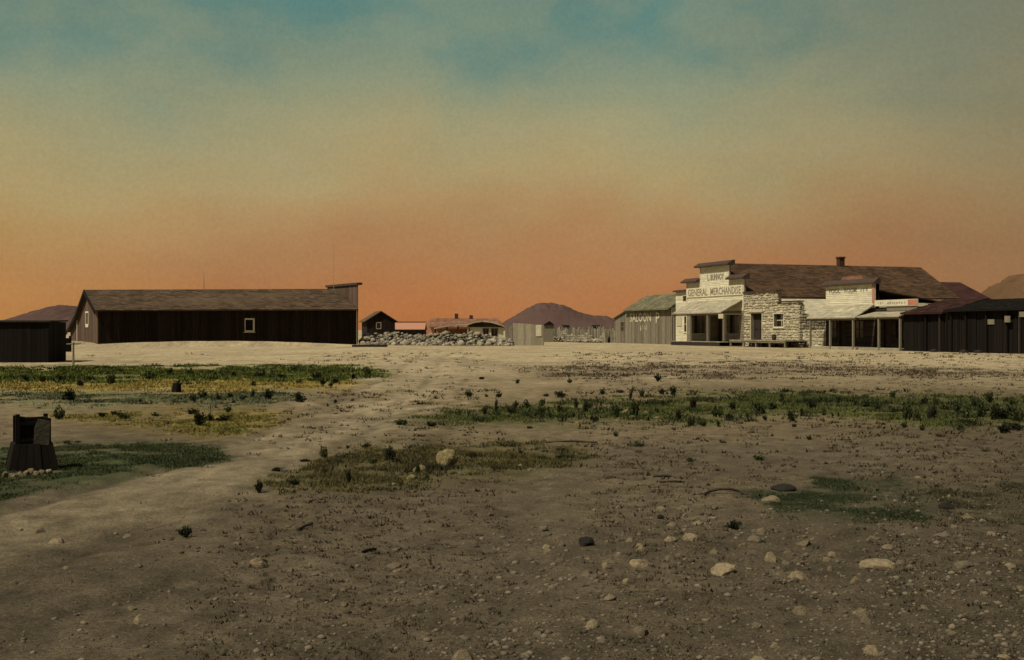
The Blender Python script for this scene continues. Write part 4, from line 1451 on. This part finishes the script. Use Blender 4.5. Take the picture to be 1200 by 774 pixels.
for a in ((710, 667, 14, 11), (752, 645, 12, 8), (784, 658, 12, 8), (797, 654, 11, 7), (779, 666, 13, 9), (810, 631, 19, 11),
          (818, 615, 16, 5), (787, 615, 14, 6), (839, 647, 10, 10), (906, 655, 17, 15), (738, 637, 10, 7), (946, 652, 11, 6), (975, 652, 13, 9),
          (943, 639, 18, 8), (937, 675, 26, 12), (1040, 643, 15, 6), (1108, 628, 20, 7), (1133, 664, 25, 8), (973, 667, 7, 9), (278, 638, 12, 6), (337, 612, 10, 5),
          (463, 647, 9, 6), (460, 666, 20, 5), (470, 671, 11, 5), (340, 669, 9, 7), (148, 623, 12, 5), (775, 596, 13, 8), (610, 545, 8, 5),
          (574, 602, 9, 6), (573, 575, 7, 5), (1050, 590, 6, 4), (1113, 583, 5, 4), (885, 634, 20, 10), (870, 640, 12, 8), (693, 661, 7, 6), (725, 654, 11, 5),
          (1136, 609, 18, 5), (643, 648, 14, 9), (750, 664, 24, 13), (1078, 560, 10, 4), (1066, 667, 9, 7), (1020, 636, 10, 5)):
    put_rock(*a, M_rock if random.random() < .75 else M_rockd, GL, GG)
r_ = random.Random(5)
n = 0
while n < 55:                                               # more of the same towards the viewer and between
    px = r_.uniform(-20, 1220); py = r_.uniform(590, 790)
    if px < 620 and r_.random() < .85: continue
    if py < 640 and r_.random() < .6: continue
    s_ = r_.uniform(6, 13) * (1 + max(0, py - 670) / 90) * (1.5 if r_.random() < .12 else 1)
    put_rock(px, py, s_, s_ * r_.uniform(.4, .75), M_rock if r_.random() < .62 else M_rockd, GL, GG)
    n += 1
# dark clods
put_rock(687, 637, 19, 11, M_clod, 'black clod of earth on the open dark soil', name='earth_clod', i=3, sink=.2)['category'] = 'clod'
put_rock(921, 575, 30, 8, M_clod, 'long black clod at the left of the dark green moss', name='earth_clod', i=5, sink=.25, rz=0)['category'] = 'clod'
put_rock(1112, 597, 20, 7, M_clod, 'black clod right of the dark green moss', name='earth_clod', i=6, sink=.25, rz=0)['category'] = 'clod'
put_rock(775, 606, 9, 6, M_clod, 'small black clod beside a pale rock on dark soil', name='earth_clod', i=1, sink=.2)['category'] = 'clod'


def merge_np(name, parts, mat, kind='stuff', label=None, cat=None):
    V = []; F = []; n_ = 0
    for v, f in parts:
        V.append(v); F.append(f + n_); n_ += len(v)
    V = np.vstack(V); F = np.vstack(F)
    me = bpy.data.meshes.new(name)
    k_ = F.shape[1]
    me.vertices.add(len(V)); me.loops.add(F.size); me.polygons.add(len(F))
    me.vertices.foreach_set('co', V.astype(np.float32).ravel())
    me.loops.foreach_set('vertex_index', F.astype(np.int32).ravel())
    me.polygons.foreach_set('loop_start', (np.arange(len(F)) * k_).astype(np.int32))
    me.update(calc_edges=True)
    o = link(name, me, mat)
    tag(o, label, cat, kind=kind)
    return o


def rotz(v, a):
    c, s = math.cos(a), math.sin(a)
    return np.stack([v[:, 0] * c - v[:, 1] * s, v[:, 0] * s + v[:, 1] * c, v[:, 2]], 1)


# gravel: dense on the near right, thinning out
shapes = [rock_shape(300 + i, ICO1, 5, .05) for i in range(12)]
parts = []
N = 42000
pxs = rng.uniform(-250, 1600, N); pys = 470 + (820 - 470) * rng.uniform(0, 1, N) ** .75
dens = np.clip(.10 + .6 * np.clip((pxs - 420) / 400, 0, 1), 0, 1) * np.clip((pys - 470) / 190, .05, 1)
keep = rng.uniform(0, 1, N) < dens
pxs, pys = pxs[keep], pys[keep]
gx = (pxs - CX) / FPX * (EYE * FPX / (pys - CY)); gy = EYE * FPX / (pys - CY)
_, gm, gpath = soil(gx, gy)
ok = (rng.uniform(0, 1, len(gx)) > .75 * gpath)
gx, gy = gx[ok], gy[ok]
gzz = height(gx, gy)
clump = fbm(gx / .8, gy / .8, 77, 3)
for x, y, z, cl in zip(gx, gy, gzz, clump):
    v, f = shapes[rng.integers(12)]
    s = rng.lognormal(-5.0, .6) * (0.5 + 1.2 * cl)
    s = min(s, .026)
    parts.append((rotz(v * np.array([s * rng.uniform(.8, 1.4), s, s * rng.uniform(.45, .8)]), rng.uniform(0, 6.28)) + (x, y, z + s * .05), f))
merge_np('gravel', parts, M_gravel, label='loose gravel strewn over the dark soil', cat='gravel')

# rubble heap of dressed and broken stone
parts = []
x0, y0 = gp(420, 405); x1, y1 = gp(600, 405.5)
for i in range(1900):
    u = rng.uniform(0, 1); v_ = rng.normal() * .34
    cx_ = x0 + (x1 - x0) * u; cy_ = y0 + (y1 - y0) * u + 2.2 + v_ * 4
    prof = (0.95 + .35 * math.sin(u * 11) * .5 + .3 * vnoise(np.array([u * 9]), np.array([1.0]), 4)[0] - .45 * max(0, u - .72) / .28) * math.exp(-(v_ / .38) ** 2)
    prof *= min(1, u / .05 + .25)
    zc = rng.uniform(0.25, 1) * prof * .98
    s = min(rng.lognormal(-1.95, .5), .5)
    v, f = shapes[rng.integers(12)]
    R_ = rotz(v * np.array([s * rng.uniform(.9, 1.5), s * rng.uniform(.8, 1.2), s * rng.uniform(.55, .95)]), rng.uniform(0, 6.28))
    parts.append((R_ + (cx_, cy_, max(zc, s * .3)), f))
merge_np('rubble', parts, M_rubble, label='long heap of grey buff building rubble between the barn and yard wall', cat='rubble')
parts = []
for i in range(700):
    s_ = f0 + (f1 - f0 + 4) * rng.uniform() - 6
    P_ = FR.pt(s_, -.5 - abs(rng.normal()) * .7)
    s = min(rng.lognormal(-2.0, .5), .4)
    v, f = shapes[rng.integers(12)]
    R_ = rotz(v * np.array([s * rng.uniform(.9, 1.5), s * rng.uniform(.8, 1.2), s * rng.uniform(.55, .95)]), rng.uniform(0, 6.28))
    parts.append((R_ + (P_[0], P_[1], s * .3 + rng.uniform(0, .55) * float(vnoise(np.array([s_ * .5]), np.array([2.0]), 6)[0])), f))
merge_np('fence_rubble', parts, M_rubble, label='broken stones strewn along the foot of the plank fence', cat='rubble')
off = ((f0 + f1) / 2, -.7, 0)
bw = FR.root('broken_wall', off, 'broken low pale stone wall before the plank fence', 'wall')
wtop = lambda s: .15 + 1.5 * float(vnoise(np.array([s * .45]), np.array([3.0]), 12)[0])
stones(MB(off), f0 - 1, f1 - 1.5, -.2, wtop, [], lambda p, q, d: (p, -.7 + d, q), ragged=.35).build('wall_stones', M_rubblew, bw, 'stuff')
cw = MB(off)
x = f0 - 1
while x < f1 - 1.5:
    cw.box(x, x + .48, -.69, -.35, -.2, max(.05, wtop(x + .25) - .32)); x += .5
cw.build('wall_core', M_mortar, bw)
# fallen beams lying at the left foot of the rubble
pb_ = gp(434, 407)
bm_ = MB().box(-1.6, 1.5, -.1, .1, -.02, .2).box(-1.2, 1.1, .13, .32, .0, .16).build('fallen_beam', M_dkwood)
bm_.location = (pb_[0], pb_[1], hz(*pb_)); bm_.rotation_euler = (0, 0, .12)
tag(bm_, 'dark fallen timber beams at the barn end of the rubble', 'beam')


# ------------------------------------------------------------------ grass (short, uncountable)
def grass(name, keys, n, hmin, hmax, cols, label, blades=6, wid=.012, spread=.05, thr=.35, clump_s=.5, gain=3.0, lift=.85, floor=.06):
    """blades in the named soil patch"""
    poly = np.array(PATCH[keys][0], float)
    P = np.array([gp(a, b) for a, b in poly])
    mn, mx = P.min(0) - .4, P.max(0) + .4
    xs = rng.uniform(mn[0], mx[0], n * 6); ys = rng.uniform(mn[1], mx[1], n * 6)
    _, m, _ = soil(xs, ys)
    cl = fbm(xs / clump_s, ys / clump_s, 91, 3)
    ok = (m[keys] ** 2.2 * np.clip(cl * gain - lift, floor, 1)) > rng.uniform(thr * .4, 1.0, len(xs))
    xs, ys, cl = xs[ok][:n], ys[ok][:n], cl[ok][:n]
    z = height(xs, ys)
    m_ = len(xs)
    V = np.zeros((m_, blades, 3, 3)); 
    a = rng.uniform(0, 6.28, (m_, blades)); rr_ = spread * np.sqrt(rng.uniform(0, 1, (m_, blades)))
    bx_ = xs[:, None] + rr_ * np.cos(a); by_ = ys[:, None] + rr_ * np.sin(a)
    hh = (rng.uniform(hmin, hmax, (m_, blades)) * (0.5 + cl[:, None]))
    b = rng.uniform(0, 6.28, (m_, blades)); w = wid * rng.uniform(.6, 1.4, (m_, blades))
    lx = rng.normal(0, .45, (m_, blades)) * hh; ly = rng.normal(0, .45, (m_, blades)) * hh
    zb = z[:, None] - .01
    V[:, :, 0] = np.stack([bx_ - w * np.cos(b), by_ - w * np.sin(b), zb + 0 * hh], -1)
    V[:, :, 1] = np.stack([bx_ + w * np.cos(b), by_ + w * np.sin(b), zb + 0 * hh], -1)
    V[:, :, 2] = np.stack([bx_ + lx, by_ + ly, zb + hh], -1)
    V = V.reshape(-1, 3); F = np.arange(len(V)).reshape(-1, 3)
    mt = MATS.get('grass_' + name) or material('grass_' + name, cols[0], .9, .3, .9, color2=cols[1], island=.35, spec=.05)
    o = merge_np('grass', [(V, F)], mt, label=label, cat='grass')
    return o


grass('a', 'strip_far_left', 6500, .03, .085, ((.100, .112, .024), (.050, .066, .016)), 'long green grass strip before the long barn', 6, .03, .16, clump_s=1.1)
grass('b', 'straw_left', 2200, .03, .07, ((.25, .19, .05), (.17, .135, .04)), 'straw yellow grass below the green barn strip', 5, .02, .14)
grass('c', 'sage_left', 3200, .02, .05, ((.12, .13, .068), (.075, .085, .045)), 'grey green low growth on the left ground', 6, .016, .10, clump_s=.8)
grass('d', 'yellow_left', 2500, .015, .04, ((.17, .135, .036), (.095, .098, .028)), 'yellow green grass patch beside the track', 6, .013, .09)
grass('e', 'green_left', 11000, .012, .035, ((.052, .062, .027), (.032, .042, .019)), 'dark green grass patch beside the wooden curb', 6, .007, .05)
grass('f', 'scrub_mid', 6000, .015, .045, ((.095, .080, .030), (.045, .043, .020)), 'olive scrubby grass around the largest boulder', 6, .006, .05, clump_s=.35)
grass('g', 'strip_right', 10000, .02, .06, ((.080, .088, .026), (.044, .058, .020)), 'long green grass strip before the stores', 6, .012, .09, clump_s=.7)
grass('h', 'moss_right', 11000, .008, .024, ((.038, .048, .023), (.025, .034, .016)), 'dark green moss patch among the near stones', 6, .005, .035)
grass('i', 'scrub_right', 3000, .010, .035, ((.05, .048, .026), (.03, .03, .018)), 'dark thin scrub right of the moss patch', 5, .005, .04, clump_s=.25)
grass('j', 'brown_far', 1500, .03, .08, ((.10, .078, .05), (.06, .048, .032)), 'brown low dead growth before the store fronts', 5, .03, .2, clump_s=1.5)


SC = dict(gain=9.0, lift=4.9, floor=0.0)
grass('k', 'strip_right', 800, .03, .11, ((.026, .030, .014), (.015, .018, .010)), 'ragged low dark scrub clumps in the right strip', 14, .014, .11, clump_s=.55, **SC)
grass('l', 'strip_far_left', 420, .05, .14, ((.030, .036, .013), (.018, .022, .010)), 'ragged low dark scrub clumps in the barn strip', 12, .028, .22, clump_s=1.1, **SC)
grass('m', 'scrub_mid', 380, .015, .06, ((.030, .028, .014), (.018, .018, .011)), 'ragged low dark scrub clumps round the largest boulder', 14, .008, .07, clump_s=.4, **SC)
grass('n', 'sage_left', 250, .02, .08, ((.030, .034, .018), (.018, .02, .012)), 'ragged low dark scrub clumps on the grey green ground', 12, .016, .12, clump_s=.8, **SC)

# dead weeds, crumbs of earth and litter over all the open ground
def litter():
    n = 21000
    pxs = rng.uniform(-250, 1550, n); pys = 414 + (800 - 414) * rng.uniform(0, 1, n) ** 1.25
    gy_ = EYE * FPX / (pys - CY); gx_ = (pxs - CX) / FPX * gy_
    cl = fbm(gx_ / (.10 * gy_ + .2), gy_ / (.35 * gy_ + .3), 55, 4)
    _, m, pth = soil(gx_, gy_)
    ok = rng.uniform(0, 1, n) < np.clip(cl * 5 - 2.2, .03, 1) * (1 - .8 * pth)
    gx_, gy_ = gx_[ok], gy_[ok]
    z = height(gx_, gy_)
    V = []
    for x, y, zz_ in zip(gx_, gy_, z):
        sp = y * rng.uniform(.0010, .0038) * (1.0 if y < 30 else .6)
        for _ in range(7):
            a = rng.uniform(0, 6.28); r_ = sp * math.sqrt(rng.uniform())
            bx_, by_ = x + r_ * math.cos(a) * 1.6, y + r_ * math.sin(a)
            h_ = sp * rng.uniform(.35, 1.0); b = rng.uniform(0, 6.28); w = sp * rng.uniform(.15, .35)
            V += [(bx_ - w * math.cos(b), by_ - w * math.sin(b), zz_ - .004), (bx_ + w * math.cos(b), by_ + w * math.sin(b), zz_ - .004),
                  (bx_ + rng.normal() * h_ * .8, by_ + rng.normal() * h_ * .8, zz_ + h_)]
    V = np.array(V); F = np.arange(len(V)).reshape(-1, 3)
    mt = material('dead_weed_litter', (.055, .044, .027), .95, .3, 3.0, island=.55, spec=.05)
    merge_np('weed_litter', [(V, F)], mt, label='dead weeds and crumbs littering the open ground', cat='litter')


litter()


# ------------------------------------------------------------------ sagebrush
def bush_mesh(seed, mat, tall=1.0):
    r = np.random.default_rng(seed)
    V = []; F = []; mats = []
    nst = 13
    tips = []
    for i in range(nst):                                       # stems
        a = r.uniform(0, 6.28); tl = r.uniform(.1, .75)
        tip = np.array([math.cos(a) * tl, math.sin(a) * tl, r.uniform(.5, 1.0) * (1 - .35 * tl)])
        base = np.array([math.cos(a) * .08, math.sin(a) * .08, -.05])
        midp = base * .4 + tip * .6 + r.normal(0, .05, 3)
        tips.append((base, midp, tip))
        w = .022
        side = np.array([-math.sin(a), math.cos(a), 0]) * w
        n_ = len(V)
        V += [base - side, base + side, midp + side * .7, midp - side * .7, tip]
        F += [(n_, n_ + 1, n_ + 2, n_ + 3), (n_ + 3, n_ + 2, n_ + 4)]
        mats += [1, 1]
    for i in range(420):                                       # leaves gathered round the stems
        b, m_, tp = tips[r.integers(nst)]
        u = r.uniform(.25, 1.05)
        p = (b + (m_ - b) * u * 2 if u < .5 else m_ + (tp - m_) * (u - .5) * 2) + r.normal(0, .09, 3)
        p[2] = max(p[2], .02)
        d = np.array([p[0] * .6, p[1] * .6, .7]) + r.normal(0, .45, 3); d /= np.linalg.norm(d)
        s = np.cross(d, r.normal(size=3)); s /= np.linalg.norm(s)
        L = r.uniform(.12, .27); w = L * r.uniform(.26, .45)
        n_ = len(V)
        V += [p, p + d * L * .5 + s * w, p + d * L, p + d * L * .5 - s * w]
        F += [(n_, n_ + 1, n_ + 2, n_ + 3)]; mats.append(0)
    me = bpy.data.meshes.new('sagebrush')
    me.from_pydata([tuple(v) for v in V], [], F)
    me.materials.append(mat); me.materials.append(M_twig)
    me.polygons.foreach_set('material_index', mats)
    me.update()
    return me


BUSH = [bush_mesh(500 + i, M_bush if i % 2 else M_bushg) for i in range(9)]


def put_bush(px, py, w, h, label, group, name='sagebrush', cat='bush'):
    x, y = gp(px, py + h * .5)
    sc3 = y / FPX
    o = bpy.data.objects.new(name, BUSH[random.randrange(9)])
    col.objects.link(o)
    k1, k2 = random.uniform(.8, 1.2), random.uniform(.85, 1.15)
    o.scale = (w * sc3 * .62 * k1 * k2, w * sc3 * .62 * k2 / k1, h * sc3 * 1.2 * random.uniform(.75, 1.15))
    o.location = (x, y, hz(x, y) - .01)
    o.rotation_euler = (random.uniform(-.2, .2), random.uniform(-.2, .2), random.uniform(0, 6.28))
    tag(o, label, cat, group)
    return o


BL = {
    'far': ('small dark bush in the green strip before the long barn', 'bushes in the barn strip',
            [(30, 443, 14, 7), (70, 443, 15, 7), (95, 450, 9, 7), (130, 446, 18, 10), (175, 441, 14, 9), (200, 436, 9, 6), (223, 436, 11, 8), (246, 436, 9, 6), (345, 431, 9, 8), (305, 440, 13, 7),
             (350, 448, 9, 5), (378, 449, 9, 6), (388, 451, 7, 5), (297, 451, 8, 6), (395, 446, 12, 7), (430, 437, 13, 8), (414, 441, 11, 6), (50, 445, 10, 6), (108, 443, 12, 6), (330, 441, 14, 6), (372, 441, 14, 6), (275, 440, 12, 5)]),
    'sage': ('dark sagebrush on the grey green ground left of the track', 'sagebrush left of the track',
             [(82, 465, 20, 11), (145, 487, 17, 8), (133, 484, 9, 5), (227, 468, 10, 8), (237, 464, 10, 9), (256, 466, 10, 8), (270, 464, 8, 7), (284, 466, 9, 7), (296, 463, 9, 9), (315, 463, 13, 12), (350, 467, 16, 10),
              (274, 471, 6, 4), (267, 479, 9, 8), (164, 471, 5, 5), (232, 492, 26, 13), (246, 489, 12, 9), (225, 482, 14, 7), (393, 468, 6, 5), (183, 485, 12, 5), (262, 490, 20, 7), (120, 486, 10, 5)]),
    'right': ('dark sagebrush in the long green strip before the stores', 'sagebrush in the right strip',
              [(581, 478, 8, 12), (568, 482, 6, 8), (603, 475, 7, 9), (600, 481, 11, 8), (617, 474, 12, 9), (636, 472, 9, 8), (675, 472, 8, 13), (686, 479, 11, 10), (697, 490, 12, 10), (690, 474, 9, 8),
               (538, 484, 6, 8), (723, 481, 15, 16), (744, 482, 13, 15), (810, 474, 11, 12), (840, 484, 14, 10), (825, 496, 10, 9), (809, 496, 9, 9), (794, 489, 9, 9), (842, 497, 9, 7), (892, 479, 17, 12),
               (915, 467, 9, 10), (897, 490, 8, 6), (928, 488, 13, 12), (790, 459, 14, 8), (1002, 472, 10, 8), (1016, 472, 19, 11), (1030, 475, 9, 13), (1046, 463, 12, 8), (982, 470, 7, 9), (655, 480, 8, 7), (860, 476, 10, 8), (876, 486, 9, 8), (950, 474, 11, 9), (965, 482, 9, 8), (905, 476, 12, 9), (939, 482, 10, 9), (770, 480, 8, 7), (853, 489, 8, 6)]),
    'hedge': ('dark bush in the thick hedge of the right strip', 'thick bushes of the right strip',
              [(1062, 482, 14, 20), (1076, 486, 12, 13), (1092, 484, 22, 15), (1085, 469, 12, 10), (1098, 471, 9, 11), (1120, 476, 11, 16), (1132, 480, 18, 18), (1149, 480, 17, 17), (1160, 467, 12, 10), (1175, 483, 22, 15), (1195, 483, 20, 20), (1186, 471, 16, 9), (1163, 484, 16, 14), (1215, 485, 24, 20), (1140, 472, 12, 10)]),
    'low': ('low dark tuft on the bare ground above the right strip', 'low tufts above the right strip',
            [(656, 462, 14, 6), (585, 462, 11, 6), (549, 462, 10, 5), (640, 462, 8, 4), (706, 459, 11, 5), (727, 458, 9, 4), (738, 461, 7, 14), (751, 460, 7, 8), (772, 444, 10, 7), (570, 463, 8, 3), (606, 446, 8, 5), (565, 442, 8, 3), (775, 459, 10, 5), (668, 446, 8, 5)]),
    'below': ('small dark tuft on the bare ground below the right strip', 'tufts below the right strip',
              [(470, 496, 22, 6), (505, 497, 15, 5), (1080, 502, 7, 6), (1178, 503, 22, 9), (1125, 501, 14, 6), (620, 502, 6, 3), (745, 521, 18, 5), (722, 511, 9, 5), (847, 517, 9, 4), (948, 513, 9, 5), (658, 535, 16, 5), (636, 536, 12, 5), (600, 535, 10, 5), (810, 539, 11, 6), (890, 537, 14, 6), (1155, 527, 12, 4), (1190, 500, 20, 9), (1060, 499, 10, 5), (930, 498, 8, 4)]),
    'mid': ('dark tuft in the olive scrub around the largest boulder', 'tufts in the middle scrub',
            [(304, 572, 13, 13), (408, 561, 10, 13), (380, 528, 10, 11), (456, 534, 17, 14), (437, 541, 11, 6), (489, 549, 7, 12), (325, 549, 14, 5), (357, 536, 18, 4), (430, 521, 18, 5), (408, 521, 7, 4), (380, 552, 14, 4), (449, 560, 12, 4), (395, 541, 12, 4), (610, 530, 9, 4), (500, 558, 9, 8), (345, 566, 12, 6), (470, 566, 10, 4)]),
}
for lb, gr, lst in BL.values():
    for a in lst: put_bush(*a, lb, gr)
put_bush(66, 485, 15, 12, 'round dark bush on pale ground above the wooden curb', None)
put_bush(217, 625, 18, 10, 'lone dark tuft on the bare near track', None)
put_bush(860, 618, 22, 12, 'dark green tuft beside pale rocks left of the moss patch', None)
put_bush(78, 517, 12, 5, 'low dark tuft touching the wooden curb', None)
put_bush(92, 516, 9, 4, 'smaller low tuft at the head of the dark green patch', None)
# tree stump
x, y = gp(206.5, 461)
st = MB(); st.tube((0, 0, -.05), (.0, 0, .02), .16, .12, 11); st.tube((0, 0, .02), (.02, 0, .22), .12, .095, 11); st.add([(-.05, -.03, .2), (.08, -.02, .2), (.07, .05, .2), (.09, .01, .30)], [(0, 1, 3), (1, 2, 3), (2, 0, 3)])
o = st.build('tree_stump', M_black); o.location = (x, y, hz(x, y)); tag(o, 'short black stump on the grey green ground', 'stump')


# ------------------------------------------------------------------ sticks and scrap
def stick(pts, r, label, mat=M_twig, name='stick', cat='stick', group=None):
    """bent round bar through ground pixels with heights"""
    W = []
    for px, py, zz_ in pts:
        x, y = gp(px, py); W.append((x, y, hz(x, y) + zz_))
    o0 = W[0]
    mb = MB(o0)
    n_ = len(W)
    for i, (a, b) in enumerate(zip(W, W[1:])):
        ra = r * (1 - .3 * i / n_); mb.tube(a, b, ra, r * (1 - .3 * (i + 1) / n_), 7)
    o = mb.build(name, mat); o.location = o0
    tag(o, label, cat, group)


stick([(824, 583, .0), (832, 582, .025), (843, 582, .042), (856, 582, .045), (866, 582, .03), (876, 583, .0)], .014, 'arched piece of black iron hoop half buried in the soil', M_iron, 'iron_hoop', 'hoop')
stick([(349, 621, .012), (357, 618, .02), (366, 616, .022)], .014, 'short thick black stick on bare dark soil')
stick([(425, 653, .008), (433, 651, .014), (440, 648, .012)], .011, 'short thin black stick near the lone square rock', M_black)
stick([(766, 560, .01), (776, 560.5, .016), (786, 560, .01)], .016, 'dark stick lying flat on the grey soil', M_twig)
stick([(774, 567, .008), (790, 568, .012), (802, 567.5, .008)], .010, 'thin dark stick below another flat stick', M_twig)
stick([(640, 520, .01), (670, 519.5, .02), (700, 520, .01)], .012, 'long thin twig below the pale upright rock', M_twig)


# ------------------------------------------------------------------ old wooden well curb on stones at the left
bx0, by0 = gp(24, 553)
by0 += .30
cu = bpy.data.objects.new('well_curb', None)
cu.location = (bx0, by0, hz(bx0, by0)); cu.rotation_euler = (0, 0, math.radians(27)); col.objects.link(cu)
tag(cu, 'old black flared wooden well curb with open box top and canvas', 'well curb')
hgt = lambda py: (553 - py) * 13.0 / FPX
zsk = hgt(523); ztp_ = hgt(492)
# flared skirt of boards
sk = MB()
nb = 6
for side in range(4):
    a = side * math.pi / 2
    c_, s_ = math.cos(a), math.sin(a)
    for i in range(nb):
        u0, u1 = -1 + 2 * i / nb + .01, -1 + 2 * (i + 1) / nb - .01
        j = random.uniform(-.006, .006)
        def P(u, w, d, z): return ((u * w) * c_ + (d) * s_, (u * w) * s_ - (d) * c_, z)
        wb, wt_ = .255, .195
        sk.hexa([P(u0, wb, wb + j, .0), P(u1, wb, wb + j, .0), P(u1, wb, wb - .03, .0), P(u0, wb, wb - .03, .0)],
                [P(u0, wt_, wt_ + j, zsk), P(u1, wt_, wt_ + j, zsk), P(u1, wt_, wt_ - .03, zsk), P(u0, wt_, wt_ - .03, zsk)])
sk.build('skirt_boards', M_black, cu, 'stuff')
MB().box(-.16, .16, -.16, .16, .02, zsk - .02).build('inner_box', M_black, cu)
bxm = MB()
for side in range(4):
    a = side * math.pi / 2
    c_, s_ = math.cos(a), math.sin(a)
    for i in range(4):
        u0, u1 = -1 + 2 * i / 4 + .01, -1 + 2 * (i + 1) / 4 - .01
        zt_ = ztp_ - random.uniform(.0, .03)
        def P(u, w, d, z): return ((u * w) * c_ + d * s_, (u * w) * s_ - d * c_, z)
        w_ = .15
        bxm.hexa([P(u0, w_, w_, zsk - .03), P(u1, w_, w_, zsk - .03), P(u1, w_, w_ - .02, zsk - .03), P(u0, w_, w_ - .02, zsk - .03)],
                 [P(u0, w_, w_ + .005, zt_), P(u1, w_, w_ + .005, zt_), P(u1, w_, w_ - .02, zt_), P(u0, w_, w_ - .02, zt_)])
bxm.build('box_boards', M_black, cu, 'stuff')
for sx, sy, ex in ((-.155, -.155, .03), (.155, -.155, -.02), (-.155, .155, .0), (.155, .155, .01)):
    MB().box(sx - .022, sx + .022, sy - .022, sy + .022, zsk - .05, ztp_ + ex).build('corner_post', M_black, cu)
cv = MB()
A = [(.0, -.186, zsk - .01), (.155, -.184, zsk - .02), (.165, -.186, ztp_ - .05), (.05, -.183, ztp_ - .02), (.01, -.185, ztp_ - .12)]
cv.add(A + [(x_, y_ - .012, z_) for x_, y_, z_ in A], [(0, 1, 2, 3, 4), (9, 8, 7, 6, 5)] + [(i, (i + 1) % 5, (i + 1) % 5 + 5, i + 5) for i in range(5)])
cv.build('canvas_flap', M_canvas, cu)
for zc in (zsk + .02, ztp_ - .09): MB().box(-.17, .17, -.175, -.157, zc, zc + .035).build('rail', M_black, cu)
for i in range(9):
    px = 4 + i * 6.4 + random.uniform(-1, 1)
    put_rock(px, 553 + random.uniform(-1, 3), random.uniform(7, 10), random.uniform(5, 7), M_rock, 'round pale stone at the foot of the wooden curb', 'stones under the wooden curb', sink=.15)


# ------------------------------------------------------------------ labels that tell look-alike rocks and bushes apart
MARKS = [('the widest flat pale rock', 1035, 664), ('the broad rounded tan rock', 850, 669), ('the lone square rock', 303, 661),
         ('the black clod on open soil', 687, 637), ('the dark green moss', 985, 590), ('the arched iron hoop', 850, 582),
         ('the short thick black stick', 357, 618), ('the short thin black stick', 433, 651), ('the clod right of the moss', 1112, 597),
         ('the flat track rock', 66, 632), ('the dark green tuft by pale rocks', 860, 622), ('the largest boulder', 523, 550)]
MW = [(n_, *gp(a, b)) for n_, a, b in MARKS]
rocks = [o for o in col.objects if o.get('group') == GG]
near_ = {}
for o in rocks:
    d, n_ = min((math.hypot(o.location.x - x_, o.location.y - y_), n2) for n2, x_, y_ in MW)
    wide = o.scale[0]; flat = o.scale[2] / wide
    pale = o.data.materials[0] is M_rock
    sz = 'tiny' if wide < .030 else 'small' if wide < .045 else 'middling' if wide < .07 else 'big'
    sh = 'flat' if flat < .7 else 'blocky' if flat > 1.05 else 'low'
    o['label'] = f"{sz} {sh} {'pale tan' if pale else 'dull brown'} rock near {n_}"
    near_.setdefault(n_, []).append((d, o))
for n_, l in near_.items():
    l.sort(key=lambda t_: t_[0])
    o = l[0][1]
    o['label'] = o['label'].replace(' near ', ' lying closest to ')
for lb, gr, lst in BL.values():
    obs = [o for o in col.objects if o.get('group') == gr]
    ws = sorted(o.scale[0] for o in obs); hs_ = sorted(o.scale[2] for o in obs)
    q = lambda a, f_: a[min(len(a) - 1, int(len(a) * f_))]
    for o in obs:
        asp = o.scale[2] / (o.scale[0] * 2)
        sz = 'tiny' if o.scale[0] < q(ws, .3) else 'wide' if o.scale[0] >= q(ws, .8) else 'mid-sized'
        sh = 'upright' if asp > 1.15 else 'squat' if asp < .75 else 'rounded'
        leaf = 'olive' if o.data.materials[0] is M_bushg else 'blackish'
        base = lb.replace('small dark ', '').replace('large dark ', '').replace('low dark ', '').replace('dark ', '', 1)
        o['label'] = f"{sz} {sh} {leaf} {base}"
        if o is max(obs, key=lambda t_: t_.scale[2]): o['label'] = 'tallest ' + base
